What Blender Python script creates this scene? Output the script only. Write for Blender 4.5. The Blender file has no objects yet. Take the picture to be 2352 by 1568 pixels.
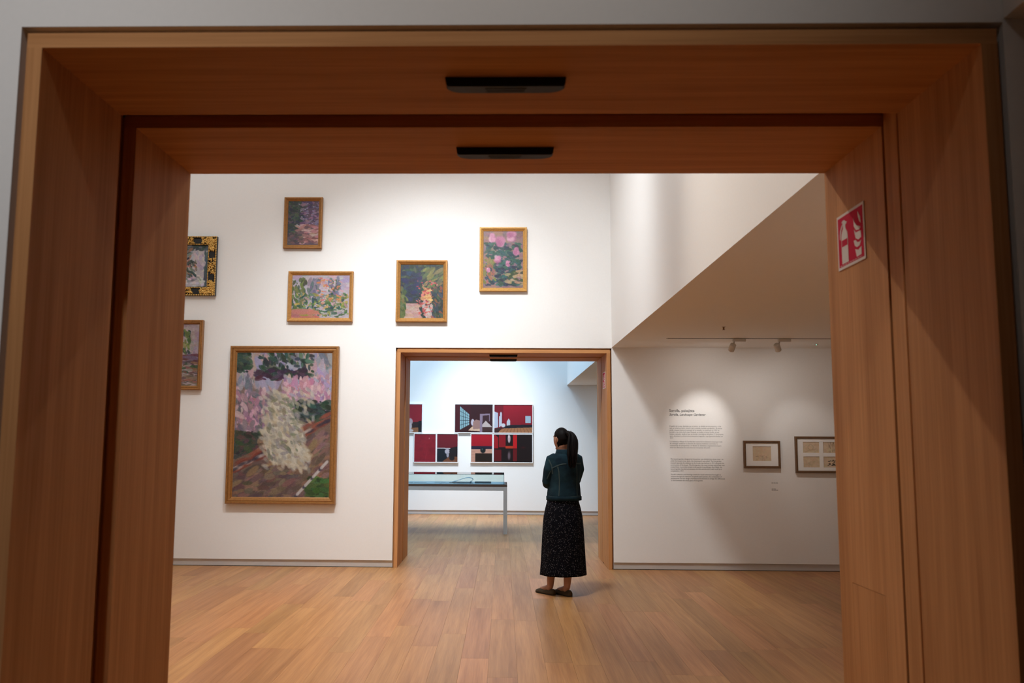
import bpy, bmesh, math, random
import numpy as np
from mathutils import Vector, Matrix
from mathutils.bvhtree import BVHTree

scene = bpy.context.scene
COL = scene.collection
PI = math.pi
random.seed(7)

# ------------------------------------------------------------------ camera
F_PX, PITCH, YAW, ROLL = 1988.87, 0.1121, -0.0230, 0.0061
CAM_H, CX = 1.5189, 1109.95
fw = Vector((math.sin(YAW) * math.cos(PITCH), math.cos(YAW) * math.cos(PITCH), math.sin(PITCH)))
rt = Vector((math.cos(YAW), -math.sin(YAW), 0))
up = rt.cross(fw)
r2 = rt * math.cos(ROLL) + up * math.sin(ROLL)
u2 = -rt * math.sin(ROLL) + up * math.cos(ROLL)
cam_data = bpy.data.cameras.new('camera')
cam = bpy.data.objects.new('camera', cam_data)
COL.objects.link(cam)
M = Matrix.Identity(4)
for i in range(3):
    M[i][0], M[i][1], M[i][2] = r2[i], u2[i], -fw[i]
M[2][3] = CAM_H
cam.matrix_world = M
cam_data.sensor_width = 36.0
cam_data.lens = F_PX / 2352 * 36.0
cam_data.shift_x = (1176 - CX) / 2352
cam_data.clip_start = 0.05
cam_data.dof.use_dof = True
cam_data.dof.focus_distance = 9.6
cam_data.dof.aperture_fstop = 4.0
scene.camera = cam

# ------------------------------------------------------------------ world, exposure
world = bpy.data.worlds.new('world')
scene.world = world
world.use_nodes = True
world.node_tree.nodes['Background'].inputs[0].default_value = (0.5, 0.5, 0.55, 1)
world.node_tree.nodes['Background'].inputs[1].default_value = 0.02
vs = scene.view_settings
vs.view_transform = 'Standard'
vs.look = 'None'
vs.gamma = 1.0
vs.use_curve_mapping = False
vs.exposure = 0.0
try:
    scene.cycles.use_denoising = True
    scene.cycles.diffuse_bounces = 4
    scene.cycles.glossy_bounces = 2
    scene.cycles.max_bounces = 5
    scene.cycles.transparent_max_bounces = 12
    scene.cycles.caustics_reflective = False
    scene.cycles.caustics_refractive = False
    scene.cycles.use_adaptive_sampling = True
    scene.cycles.adaptive_threshold = 0.08
    scene.cycles.adaptive_min_samples = 16
    scene.cycles.sample_clamp_indirect = 4.0
except Exception:
    pass

# ------------------------------------------------------------------ room dimensions (metres)
XC = 0.0048
HALF = 1.25                      # half clear width of both openings
XL, XR = XC - HALF, XC + HALF
Y1F, YG1, YG2, Y1B = 2.2038, 2.6917, 2.8111, 3.323
T = Y1B - Y1F
HCL = 2.5596                     # clear height
Y2F = 10.4617
Y2B = Y2F + T
Y3 = 17.7845
XM, ZM = 1.3158, 2.6286          # edge of the lower ceiling
TOP = 6.4
XWL, XWR = -5.6, 5.2
YBACK = -3.6
FACE, GAP = 0.041, 0.018

# ------------------------------------------------------------------ lights
def spot(name, loc, target, power, col, angle, blend=0.5, size=0.06):
    d = bpy.data.lights.new(name, 'SPOT')
    d.energy, d.color = power, col
    d.spot_size, d.spot_blend, d.shadow_soft_size = math.radians(angle), blend, size
    o = bpy.data.objects.new(name, d)
    COL.objects.link(o)
    o.location = loc
    o.rotation_euler = (Vector(target) - Vector(loc)).to_track_quat('-Z', 'Y').to_euler()
    return o

def area(name, loc, target, power, col, sx, sy):
    d = bpy.data.lights.new(name, 'AREA')
    d.shape, d.size, d.size_y = 'RECTANGLE', sx, sy
    d.energy, d.color = power, col
    o = bpy.data.objects.new(name, d)
    COL.objects.link(o)
    o.location = loc
    o.rotation_euler = (Vector(target) - Vector(loc)).to_track_quat('-Z', 'Y').to_euler()
    return o

WARM = (1.0, 0.90, 0.79)
NEUT = (0.93, 0.97, 1.0)
COOL = (0.42, 0.70, 1.0)
YMID = 6.89
# middle gallery: spotlights on the ceiling track in the middle of the tall part, plus an added fill
spot('ceiling_spot_near', (-0.54, YMID, 6.0), (1.0, Y1B, 1.3), 397.8, WARM, 66, 0.9, 0.05)
spot('ceiling_spot_floor_a', (0.60, 8.3, 6.2), (-1.8, 7.6, 0), 500.5, WARM, 48, 0.7, 0.08)
spot('ceiling_spot_floor_b', (0.75, 6.0, 6.2), (-1.8, 6.2, 0), 743.2, WARM, 48, 0.7, 0.08)
spot('ceiling_spot_wall_a', (-2.9, YMID, 6.0), (-2.4, Y2F, 1.1), 200.0, NEUT, 62, 1.0, 0.07)
spot('ceiling_spot_wall_b', (-1.2, YMID, 6.0), (-1.1, Y2F, 2.2), 603.7, NEUT, 62, 1.0, 0.07)
spot('ceiling_spot_wall_c', (-0.54, YMID, 6.0), (0.7, Y2F, 1.1), 545.1, NEUT, 84, 1.0, 0.28)
spot('ceiling_side_fill', (-0.54, YMID, 6.0), (XM, 6.85, 3.8), 85, NEUT, 78, 1.0, 0.2)  # added fill, evens out a dark band on the upper face
area('middle_rooflight', (-3.0, YMID, 6.36), (-3.0, YMID, 0), 77.4, NEUT, 3.2, 5.0)
# far gallery: daylight from the roof light and spotlights on the photographs, plus an added low fill
area('far_rooflight', (-1.7, 14.6, 6.3), (-1.7, 14.6, 0), 244.6, COOL, 3.4, 4.2)
spot('far_spot_a', (-0.6, 14.7, 6.0), (-0.2, Y3, 0.35), 1380.0, NEUT, 50, 1.0, 0.05)
spot('far_spot_b', (-2.4, 14.7, 6.0), (-2.0, Y3, 0.35), 168.0, NEUT, 50, 1.0, 0.05)
spot('far_low_fill', (2.9, 16.6, 2.55), (2.3, Y3, 1.3), 16, (0.90, 0.95, 1.0), 110, 1.0, 0.03)  # added fill, brightens the wall below the far low ceiling
# near gallery, where the camera stands: spotlights on the wall, up to the left
spot('near_wall_spot_a', (-2.2, -1.0, 5.2), (-1.5, 2.2, 1.35), 178.5, (0.92, 0.95, 1.0), 46, 1.0, 0.15)
# added and unseen: two fill lamps whose bounce brightens the low ceiling
spot('low_ceiling_fill_a', (2.4, 4.6, 2.55), (2.4, Y1B, 1.5), 34, WARM, 80, 0.8, 0.03)
spot('low_ceiling_fill_b', (3.9, 4.6, 2.55), (3.9, Y1B, 1.5), 34, WARM, 80, 0.8, 0.03)
spot('near_wall_spot_b', (-0.9, -0.6, 5.4), (-0.6, 2.2, 3.2), 211.8, (1.0, 0.93, 0.88), 56, 1.0, 0.15)

# ------------------------------------------------------------------ helpers
def lin(c):
    c = np.asarray(c, float) / 255.0
    return np.where(c <= 0.04045, c / 12.92, ((c + 0.055) / 1.055) ** 2.4)

def L(r, g, b):
    v = lin((r, g, b))
    return (float(v[0]), float(v[1]), float(v[2]), 1.0)

class MB:
    """collects geometry for one mesh"""
    def __init__(self):
        self.v, self.f, self.m, self.sm = [], [], [], []
    def add(self, vs, fs, mat=0, smooth=False):
        n = len(self.v)
        self.v += [tuple(p) for p in vs]
        for f in fs:
            self.f.append(tuple(n + i for i in f)); self.m.append(mat); self.sm.append(smooth)
        return self
    def box(self, x0, x1, y0, y1, z0, z1, mat=0):
        vs = [(x0, y0, z0), (x1, y0, z0), (x1, y1, z0), (x0, y1, z0), (x0, y0, z1), (x1, y0, z1), (x1, y1, z1), (x0, y1, z1)]
        return self.add(vs, [(0, 3, 2, 1), (4, 5, 6, 7), (0, 1, 5, 4), (1, 2, 6, 5), (2, 3, 7, 6), (3, 0, 4, 7)], mat)
    def bbox(self, x0, x1, y0, y1, z0, z1, b=0.003, mat=0):
        """box with chamfered edges"""
        bm = bmesh.new()
        bmesh.ops.create_cube(bm, size=1.0)
        for v in bm.verts:
            v.co = Vector(((x0 + x1) / 2 + v.co.x * (x1 - x0), (y0 + y1) / 2 + v.co.y * (y1 - y0), (z0 + z1) / 2 + v.co.z * (z1 - z0)))
        bmesh.ops.bevel(bm, geom=bm.edges[:], offset=b, segments=1, affect='EDGES')
        bm.verts.index_update()
        self.add([v.co[:] for v in bm.verts], [[v.index for v in f.verts] for f in bm.faces], mat)
        bm.free()
        return self
    def loft(self, rings, mat=0, smooth=True, cap0=True, cap1=True, closed=True):
        n = len(rings[0])
        base = len(self.v)
        for r in rings:
            self.v += [tuple(p) for p in r]
        for i in range(len(rings) - 1):
            for j in range(n if closed else n - 1):
                k = (j + 1) % n
                self.f.append((base + i * n + j, base + i * n + k, base + (i + 1) * n + k, base + (i + 1) * n + j))
                self.m.append(mat); self.sm.append(smooth)
        if cap0:
            self.f.append(tuple(base + j for j in reversed(range(n)))); self.m.append(mat); self.sm.append(False)
        if cap1:
            q = base + (len(rings) - 1) * n
            self.f.append(tuple(q + j for j in range(n))); self.m.append(mat); self.sm.append(False)
        return self
    def tube(self, pts, radii, n=12, mat=0, smooth=True, squash=None):
        pts = [Vector(p) for p in pts]
        if not hasattr(radii, '__len__'):
            radii = [radii] * len(pts)
        rings = []
        ref = None
        for i, p in enumerate(pts):
            d = (pts[min(i + 1, len(pts) - 1)] - pts[max(i - 1, 0)]).normalized()
            if ref is None:
                ref = Vector((0, 0, 1)) if abs(d.z) < 0.9 else Vector((1, 0, 0))
            a = (ref - d * ref.dot(d)).normalized()
            b = d.cross(a)
            ref = a
            s = 1.0 if squash is None else squash
            rings.append([p + (a * math.cos(2 * PI * j / n) + b * math.sin(2 * PI * j / n) * s) * radii[i] for j in range(n)])
        return self.loft(rings, mat, smooth)
    def ball(self, c, rx, ry, rz, n=16, m=10, mat=0, fn=None):
        rings = []
        for i in range(m + 1):
            t = PI * (0.02 + 0.96 * i / m)
            ring = []
            for j in range(n):
                a = 2 * PI * j / n
                p = Vector((math.sin(t) * math.cos(a), math.sin(t) * math.sin(a), -math.cos(t)))
                if fn: p = fn(p)
                ring.append((c[0] + p.x * rx, c[1] + p.y * ry, c[2] + p.z * rz))
            rings.append(ring)
        return self.loft(rings, mat, True)
    def prism(self, outline, y0, y1, mat=0):
        """outline in x-z, extruded from y0 (front) to y1"""
        n = len(outline)
        vs = [(x, y0, z) for x, z in outline] + [(x, y1, z) for x, z in outline]
        fs = [tuple(range(n)), tuple(reversed(range(n, 2 * n)))]
        fs += [(i, i + n, (i + 1) % n + n, (i + 1) % n) for i in range(n)]
        return self.add(vs, fs, mat)
    def frame(self, w, h, prof, mat=0):
        """picture frame standing on the wall (y=0), looking to -y; prof = (inset, out)"""
        rings = []
        for ins, out in prof:
            a, b = w / 2 - ins, h / 2 - ins
            rings.append([(-a, -out, -b), (a, -out, -b), (a, -out, b), (-a, -out, b)])
        return self.loft(rings, mat, False, False, False)
    def mesh(self, name):
        me = bpy.data.meshes.new(name)
        me.from_pydata(self.v, [], self.f)
        me.polygons.foreach_set('material_index', self.m)
        me.polygons.foreach_set('use_smooth', self.sm)
        bm = bmesh.new(); bm.from_mesh(me)
        bmesh.ops.recalc_face_normals(bm, faces=bm.faces[:])
        bm.to_mesh(me); bm.free()
        me.update()
        return me

def obj(name, data, mats, parent=None, kind=None, loc=None):
    me = data.mesh(name) if isinstance(data, MB) else data
    if mats is not None:
        if not isinstance(mats, (list, tuple)): mats = [mats]
        for m in mats: me.materials.append(m)
    o = bpy.data.objects.new(name, me)
    COL.objects.link(o)
    if parent is not None: o.parent = parent
    if kind: o['kind'] = kind
    if loc is not None: o.location = loc
    return o

def tag(o, label, cat, group=None):
    o['label'] = label; o['category'] = cat
    if group: o['group'] = group
    return o

def thing(name, label, cat, loc=(0, 0, 0), rotz=0.0, group=None):
    o = bpy.data.objects.new(name, None)
    COL.objects.link(o)
    o.location = loc; o.rotation_euler = (0, 0, rotz)
    return tag(o, label, cat, group)

def struct(name, data, mats, parent=None, label=None):
    o = obj(name, data, mats, parent)
    if parent is None: o['kind'] = 'structure'
    if label: o['label'] = label
    return o

def struct_root(name, label, loc=(0, 0, 0)):
    o = bpy.data.objects.new(name, None)
    COL.objects.link(o)
    o.location = loc; o['kind'] = 'structure'; o['label'] = label
    return o

# ------------------------------------------------------------------ materials
def mat_new(name):
    m = bpy.data.materials.new(name)
    m.use_nodes = True
    nt = m.node_tree
    return m, nt, nt.nodes['Principled BSDF']

def N(nt, t, **kw):
    n = nt.nodes.new(t)
    for k, v in kw.items(): setattr(n, k, v)
    return n

def plain(name, col, rough=0.6, metal=0.0, spec=0.4, vary=0.06, scale=40.0, bump=0.0, coat=0.0, detail=3):
    m, nt, b = mat_new(name)
    tc = N(nt, 'ShaderNodeTexCoord')
    no = N(nt, 'ShaderNodeTexNoise'); no.inputs['Scale'].default_value = scale; no.inputs['Detail'].default_value = detail
    nt.links.new(tc.outputs['Object'], no.inputs['Vector'])
    mr = N(nt, 'ShaderNodeMapRange'); mr.inputs['To Min'].default_value = 1 - vary; mr.inputs['To Max'].default_value = 1 + vary
    nt.links.new(no.outputs['Fac'], mr.inputs['Value'])
    mx = N(nt, 'ShaderNodeMix', data_type='RGBA', blend_type='MULTIPLY'); mx.inputs[0].default_value = 1
    mx.inputs[6].default_value = col
    nt.links.new(mr.outputs['Result'], mx.inputs[7])
    nt.links.new(mx.outputs[2], b.inputs['Base Color'])
    b.inputs['Roughness'].default_value = rough; b.inputs['Metallic'].default_value = metal
    b.inputs['Specular IOR Level'].default_value = spec
    b.inputs['Coat Weight'].default_value = coat
    if bump:
        bp = N(nt, 'ShaderNodeBump'); bp.inputs['Strength'].default_value = bump; bp.inputs['Distance'].default_value = 0.01
        nt.links.new(no.outputs['Fac'], bp.inputs['Height']); nt.links.new(bp.outputs['Normal'], b.inputs['Normal'])
    return m

def wood(name, c_dark, c_light, axis, rough=0.45, per_piece=False, fine=1.0, seed=0.0, spec=0.35):
    """oak with the grain running along the given axis of world space"""
    m, nt, b = mat_new(name)
    geo = N(nt, 'ShaderNodeNewGeometry')
    oi = N(nt, 'ShaderNodeObjectInfo')
    off = N(nt, 'ShaderNodeCombineXYZ')
    k = N(nt, 'ShaderNodeMath', operation='MULTIPLY'); k.inputs[1].default_value = 37.0
    rnd = oi.outputs['Random'] if per_piece != 'island' else geo.outputs['Random Per Island']
    nt.links.new(rnd, k.inputs[0])
    for i in range(3): nt.links.new(k.outputs[0], off.inputs[i])
    ad = N(nt, 'ShaderNodeVectorMath', operation='ADD')
    nt.links.new(geo.outputs['Position'], ad.inputs[0]); nt.links.new(off.outputs[0], ad.inputs[1])
    def grain(across, along, detail):
        mp = N(nt, 'ShaderNodeMapping')
        mp.inputs['Scale'].default_value = tuple(along if i == axis else across for i in range(3))
        mp.inputs['Location'].default_value = (seed, seed * 1.7, seed * 0.3)
        nt.links.new(ad.outputs[0], mp.inputs['Vector'])
        n = N(nt, 'ShaderNodeTexNoise'); n.inputs['Scale'].default_value = 1.0; n.inputs['Detail'].default_value = detail
        if detail > 2: n.inputs['Distortion'].default_value = 0.25
        nt.links.new(mp.outputs[0], n.inputs['Vector'])
        return n.outputs['Fac']
    g1 = grain(22 * fine, 0.9 * fine, 3)
    g2 = grain(150 * fine, 3.0 * fine, 1)
    g3 = grain(5, 0.35, 0)
    a1 = N(nt, 'ShaderNodeMath', operation='MULTIPLY_ADD'); a1.inputs[1].default_value = 0.5
    nt.links.new(g1, a1.inputs[0])
    a2 = N(nt, 'ShaderNodeMath', operation='MULTIPLY'); a2.inputs[1].default_value = 0.3
    nt.links.new(g2, a2.inputs[0]); nt.links.new(a2.outputs[0], a1.inputs[2])
    a3 = N(nt, 'ShaderNodeMath', operation='MULTIPLY_ADD'); a3.inputs[1].default_value = 0.2
    nt.links.new(g3, a3.inputs[0]); nt.links.new(a1.outputs[0], a3.inputs[2])
    rp = N(nt, 'ShaderNodeValToRGB')
    rp.color_ramp.elements[0].position = 0.33; rp.color_ramp.elements[0].color = c_dark
    rp.color_ramp.elements[1].position = 0.63; rp.color_ramp.elements[1].color = c_light
    nt.links.new(a3.outputs[0], rp.inputs['Fac'])
    out = rp.outputs['Color']
    if per_piece:
        mr = N(nt, 'ShaderNodeMapRange'); mr.inputs['To Min'].default_value = 0.86; mr.inputs['To Max'].default_value = 1.10
        nt.links.new(rnd, mr.inputs['Value'])
        mx = N(nt, 'ShaderNodeMix', data_type='RGBA', blend_type='MULTIPLY'); mx.inputs[0].default_value = 1
        nt.links.new(out, mx.inputs[6]); nt.links.new(mr.outputs['Result'], mx.inputs[7])
        out = mx.outputs[2]
        h = N(nt, 'ShaderNodeHueSaturation')
        mr2 = N(nt, 'ShaderNodeMapRange'); mr2.inputs['To Min'].default_value = 0.494; mr2.inputs['To Max'].default_value = 0.506
        fr = N(nt, 'ShaderNodeMath', operation='FRACT'); fm = N(nt, 'ShaderNodeMath', operation='MULTIPLY'); fm.inputs[1].default_value = 7.31
        nt.links.new(rnd, fm.inputs[0]); nt.links.new(fm.outputs[0], fr.inputs[0]); nt.links.new(fr.outputs[0], mr2.inputs['Value'])
        nt.links.new(mr2.outputs['Result'], h.inputs['Hue']); nt.links.new(out, h.inputs['Color'])
        out = h.outputs['Color']
    nt.links.new(out, b.inputs['Base Color'])
    b.inputs['Roughness'].default_value = rough
    b.inputs['Specular IOR Level'].default_value = spec
    bp = N(nt, 'ShaderNodeBump'); bp.inputs['Strength'].default_value = 0.12; bp.inputs['Distance'].default_value = 0.002
    nt.links.new(a1.outputs[0], bp.inputs['Height']); nt.links.new(bp.outputs['Normal'], b.inputs['Normal'])
    return m

def emit(name, col, strength):
    m, nt, b = mat_new(name)
    b.inputs['Emission Color'].default_value = col; b.inputs['Emission Strength'].default_value = strength
    b.inputs['Base Color'].default_value = col
    return m

WHITE = plain('white_wall_paint', (0.89, 0.88, 0.86, 1), 0.9, spec=0.0, vary=0.012, scale=60, detail=0)
CEIL = plain('white_ceiling_paint', (0.89, 0.88, 0.86, 1), 0.9, spec=0.0, vary=0.012, scale=60, detail=0)
OAK_D, OAK_L = (0.42, 0.185, 0.068, 1), (0.64, 0.315, 0.130, 1)
OAK_V = wood('oak_vertical', OAK_D, OAK_L, 2, 0.6, fine=0.9, spec=0.06)
OAK_H = wood('oak_horizontal', OAK_D, OAK_L, 0, 0.6, fine=0.9, seed=3.1, spec=0.06)
PLANK = wood('oak_plank', (0.355, 0.155, 0.052, 1), (0.545, 0.268, 0.105, 1), 1, 0.40, per_piece=True)
PLANK_I = wood('oak_plank_field', (0.355, 0.155, 0.052, 1), (0.545, 0.268, 0.105, 1), 1, 0.40, per_piece='island')
UNDER = plain('floor_underlay', (0.06, 0.04, 0.03, 1), 0.9)
METAL = plain('brushed_baseboard_metal', (0.62, 0.61, 0.60, 1), 0.42, metal=0.25, vary=0.03)
BLACK = plain('black_plastic', (0.006, 0.006, 0.007, 1), 0.5, vary=0.1, spec=0.25)
SLOT = plain('black_slot', (0.003, 0.003, 0.003, 1), 0.7)
GOLD = plain('aged_gold_wood', (0.50, 0.25, 0.075, 1), 0.38, metal=0.3, vary=0.35, scale=55, bump=0.15)
GOLD2 = plain('brown_gilt_wood', (0.34, 0.155, 0.045, 1), 0.36, metal=0.25, vary=0.35, scale=45, bump=0.15)
GOLD3 = plain('bright_gilt', (0.70, 0.43, 0.12, 1), 0.3, metal=0.6, vary=0.3, scale=80, bump=0.2)
GILT_LINE = plain('gilt_sight_edge', (0.55, 0.30, 0.10, 1), 0.35, metal=0.4, vary=0.2)
EBONY = plain('ebonised_wood', (0.012, 0.012, 0.012, 1), 0.3)
WALNUT = plain('walnut_frame_wood', (0.15, 0.075, 0.032, 1), 0.4, vary=0.3, scale=60)
MATBOARD = plain('white_mat_board', (0.90, 0.88, 0.85, 1), 0.8, vary=0.02)
WFRAME = plain('white_lacquer_frame', (0.82, 0.82, 0.82, 1), 0.45, vary=0.01)
SIGN_W = plain('sign_white', (0.78, 0.74, 0.70, 1), 0.6, vary=0.02, spec=0.1)
SIGN_R = plain('sign_red', (0.60, 0.012, 0.055, 1), 0.7, vary=0.04, spec=0.05)
INK = plain('black_lettering', (0.03, 0.03, 0.035, 1), 0.6)
INK_G = plain('grey_lettering', (0.22, 0.22, 0.22, 1), 0.6)
INK_D = plain('dark_grey_lettering', (0.12, 0.12, 0.12, 1), 0.6)
WPLAST = plain('white_fixture_plastic', (0.70, 0.68, 0.65, 1), 0.5, vary=0.02)
TABLE_W = plain('white_table_metal', (0.78, 0.78, 0.77, 1), 0.4, vary=0.02)
TABLE_E = plain('shaded_brown_table_edge', (0.16, 0.10, 0.07, 1), 0.5)  # shade on the board edge is put into this dark brown
PAPER = plain('printed_paper', (0.74, 0.78, 0.82, 1), 0.6, vary=0.03)
GREYBOOK = plain('grey_book_cover', (0.14, 0.16, 0.17, 1), 0.55, vary=0.1)

def glass_mat():
    m, nt, b = mat_new('clear_case_glass')
    nt.nodes.remove(b)
    out = nt.nodes['Material Output']
    tr = N(nt, 'ShaderNodeBsdfTransparent'); tr.inputs['Color'].default_value = (0.93, 0.975, 0.97, 1)
    gl = N(nt, 'ShaderNodeBsdfGlossy'); gl.inputs['Roughness'].default_value = 0.01
    fr = N(nt, 'ShaderNodeFresnel'); fr.inputs['IOR'].default_value = 1.5
    mx = N(nt, 'ShaderNodeMixShader')
    nt.links.new(fr.outputs[0], mx.inputs[0]); nt.links.new(tr.outputs[0], mx.inputs[1]); nt.links.new(gl.outputs[0], mx.inputs[2])
    nt.links.new(mx.outputs[0], out.inputs['Surface'])
    return m
GLASS = glass_mat()
GLASS_E = plain('green_glass_edge', (0.02, 0.14, 0.13, 1), 0.15)

def paint_mat(name='oil_paint', rough=0.45, bump=0.25):
    m, nt, b = mat_new(name)
    at = N(nt, 'ShaderNodeAttribute'); at.attribute_name = 'paint'
    nt.links.new(at.outputs['Color'], b.inputs['Base Color'])
    b.inputs['Roughness'].default_value = rough
    if bump:
        tc = N(nt, 'ShaderNodeTexCoord'); no = N(nt, 'ShaderNodeTexNoise'); no.inputs['Scale'].default_value = 120
        nt.links.new(tc.outputs['Object'], no.inputs['Vector'])
        bp = N(nt, 'ShaderNodeBump'); bp.inputs['Strength'].default_value = bump; bp.inputs['Distance'].default_value = 0.003
        nt.links.new(no.outputs['Fac'], bp.inputs['Height']); nt.links.new(bp.outputs['Normal'], b.inputs['Normal'])
    return m
OIL = paint_mat()
PRINT = paint_mat('photo_print', 0.35, 0.0)
SKETCH = paint_mat('sketch_paper', 0.8, 0.0)
#---SECTION2
# ------------------------------------------------------------------ walls, ceilings
BB_H, BB_R = 0.084, 0.020        # recessed baseboard: height, recess
HOLE = HALF + FACE + GAP
HOLE_Z = HCL + FACE + GAP
def wall_with_opening(name, y0, y1, label, recess_front=False):
    mb = MB()
    for x0, x1 in ((XWL, XC - HOLE), (XC + HOLE, XWR)):
        if recess_front:
            mb.box(x0, x1, y0, y1, BB_H, TOP)
            mb.box(x0, x1, y0 + BB_R + 0.004, y1, 0, BB_H)
        else:
            mb.box(x0, x1, y0, y1, 0, TOP)
    mb.box(XC - HOLE, XC + HOLE, y0, y1, HOLE_Z, TOP)
    return struct(name, mb, WHITE, label=label)
wall_with_opening('wall_near', Y1F, Y1B, 'thick white wall around the near wooden doorway')
wall_with_opening('wall_middle', Y2F, Y2B, 'white gallery wall hung with paintings', True)
mb = MB().box(XWL, XWR, Y3, Y3 + 0.2, BB_H, TOP).box(XWL, XWR, Y3 + BB_R + 0.004, Y3 + 0.2, 0, BB_H)
struct('wall_far', mb, WHITE, label='bluish white end wall of the far gallery')
struct('wall_left', MB().box(XWL - 0.2, XWL, YBACK - 0.2, Y3 + 0.2, 0, TOP), WHITE, label='white side wall left of the galleries')
struct('wall_right', MB().box(XWR, XWR + 0.2, YBACK - 0.2, Y3 + 0.2, 0, TOP), WHITE, label='white side wall right of the galleries')
struct('wall_back', MB().box(XWL, XWR, YBACK - 0.2, YBACK, 0, TOP), WHITE, label='white wall behind the camera')
struct('ceiling', MB().box(XWL - 0.2, XWR + 0.2, YBACK - 0.2, Y3 + 0.2, TOP, TOP + 0.2), CEIL, label='high white ceiling over the galleries')
for i, (a, b) in enumerate(((YBACK, Y1F), (Y1B, Y2F), (Y2B, Y3))):
    struct('ceiling_low_%d' % (i + 1), MB().box(XM, XWR, a, b, ZM, TOP), CEIL,
           label=['lower white ceiling beside the camera', 'lower white ceiling over the wall text', 'lower ceiling corner in the far gallery'][i])
for i, (x0, x1, y) in enumerate(((XWL, XC - HOLE, Y2F), (XC + HOLE, XWR, Y2F), (XWL, XWR, Y3))):
    mb = MB().box(x0, x1, y + BB_R, y + BB_R + 0.004, 0.004, BB_H)
    mb.box(x0, x1, y + BB_R - 0.002, y + BB_R + 0.004, 0.0, 0.006, 1)
    struct('baseboard_' + ('left', 'right', 'far')[i], mb, [METAL, SLOT],
           label=['recessed grey metal baseboard left of the wooden doorway', 'recessed grey metal baseboard below the wall text', 'grey metal baseboard of the far gallery'][i])

# ------------------------------------------------------------------ floor
floor = struct('floor', MB().box(XWL, XWR, YBACK, Y3 + 0.02, -0.10, -0.014), UNDER, label='oak plank floor running through the galleries')
PW = 2 * HALF / 13
plank_mesh = MB().box(0, PW - 0.0010, 0, 1, -0.012, 0).mesh('plank')
plank_mesh.materials.append(PLANK)
field = MB()
Minv = cam.matrix_world.inverted()
def px(P):
    c = Minv @ Vector(P)
    if c.z > -0.05: return None
    return (CX + F_PX * c.x / -c.z, 784 - F_PX * c.y / -c.z)
def in_view(x0, x1, y0, y1):
    for x in (x0, (x0 + x1) / 2, x1):
        for k in range(9):
            y = y0 + (y1 - y0) * k / 8
            if y < 4.6: continue
            q = px((x, y, 0))
            if q is None: continue
            if y < Y2F and 370 < q[0] < 1950 and q[1] < 1580: return True
            if y >= Y2F and 915 < q[0] < 1400 and q[1] > 1170: return True
    return False
rng = random.Random(11)
n_planks = 0
col0 = math.floor((XWL - XL) / PW)
col1 = math.ceil((XWR - XL) / PW)
for c in range(col0, col1):
    x0, x1 = XL + c * PW, XL + (c + 1) * PW
    xa, xb = max(x0, XWL), min(x1, XWR)
    if 0 <= c < 13:
        spans = [(YBACK, Y3 + 0.018)]
    else:
        spans = [(YBACK, Y1F), (Y1B, Y2F + 0.018), (Y2B, Y3 + 0.018)]
    for s0, s1 in spans:
        y = s0
        first = True
        while y < s1 - 0.01:
            ln = rng.choice((1.2, 1.5, 1.8, 2.1, 2.4)) if not first else rng.uniform(0.5, 2.2)
            first = False
            ye = min(y + ln, s1)
            if s1 - ye < 0.35: ye = s1
            if in_view(xa, xb, y, ye):
                o = bpy.data.objects.new('plank', plank_mesh)
                COL.objects.link(o); o.parent = floor
                o.location = (x0, y, 0); o.scale = (1, ye - y - 0.0010, 1)
                n_planks += 1
            else:
                field.box(xa, xb - 0.0010, y, ye - 0.0010, -0.012, 0)
            y = ye
obj('plank_field', field, PLANK_I, floor, 'stuff')
print('planks', n_planks)

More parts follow.
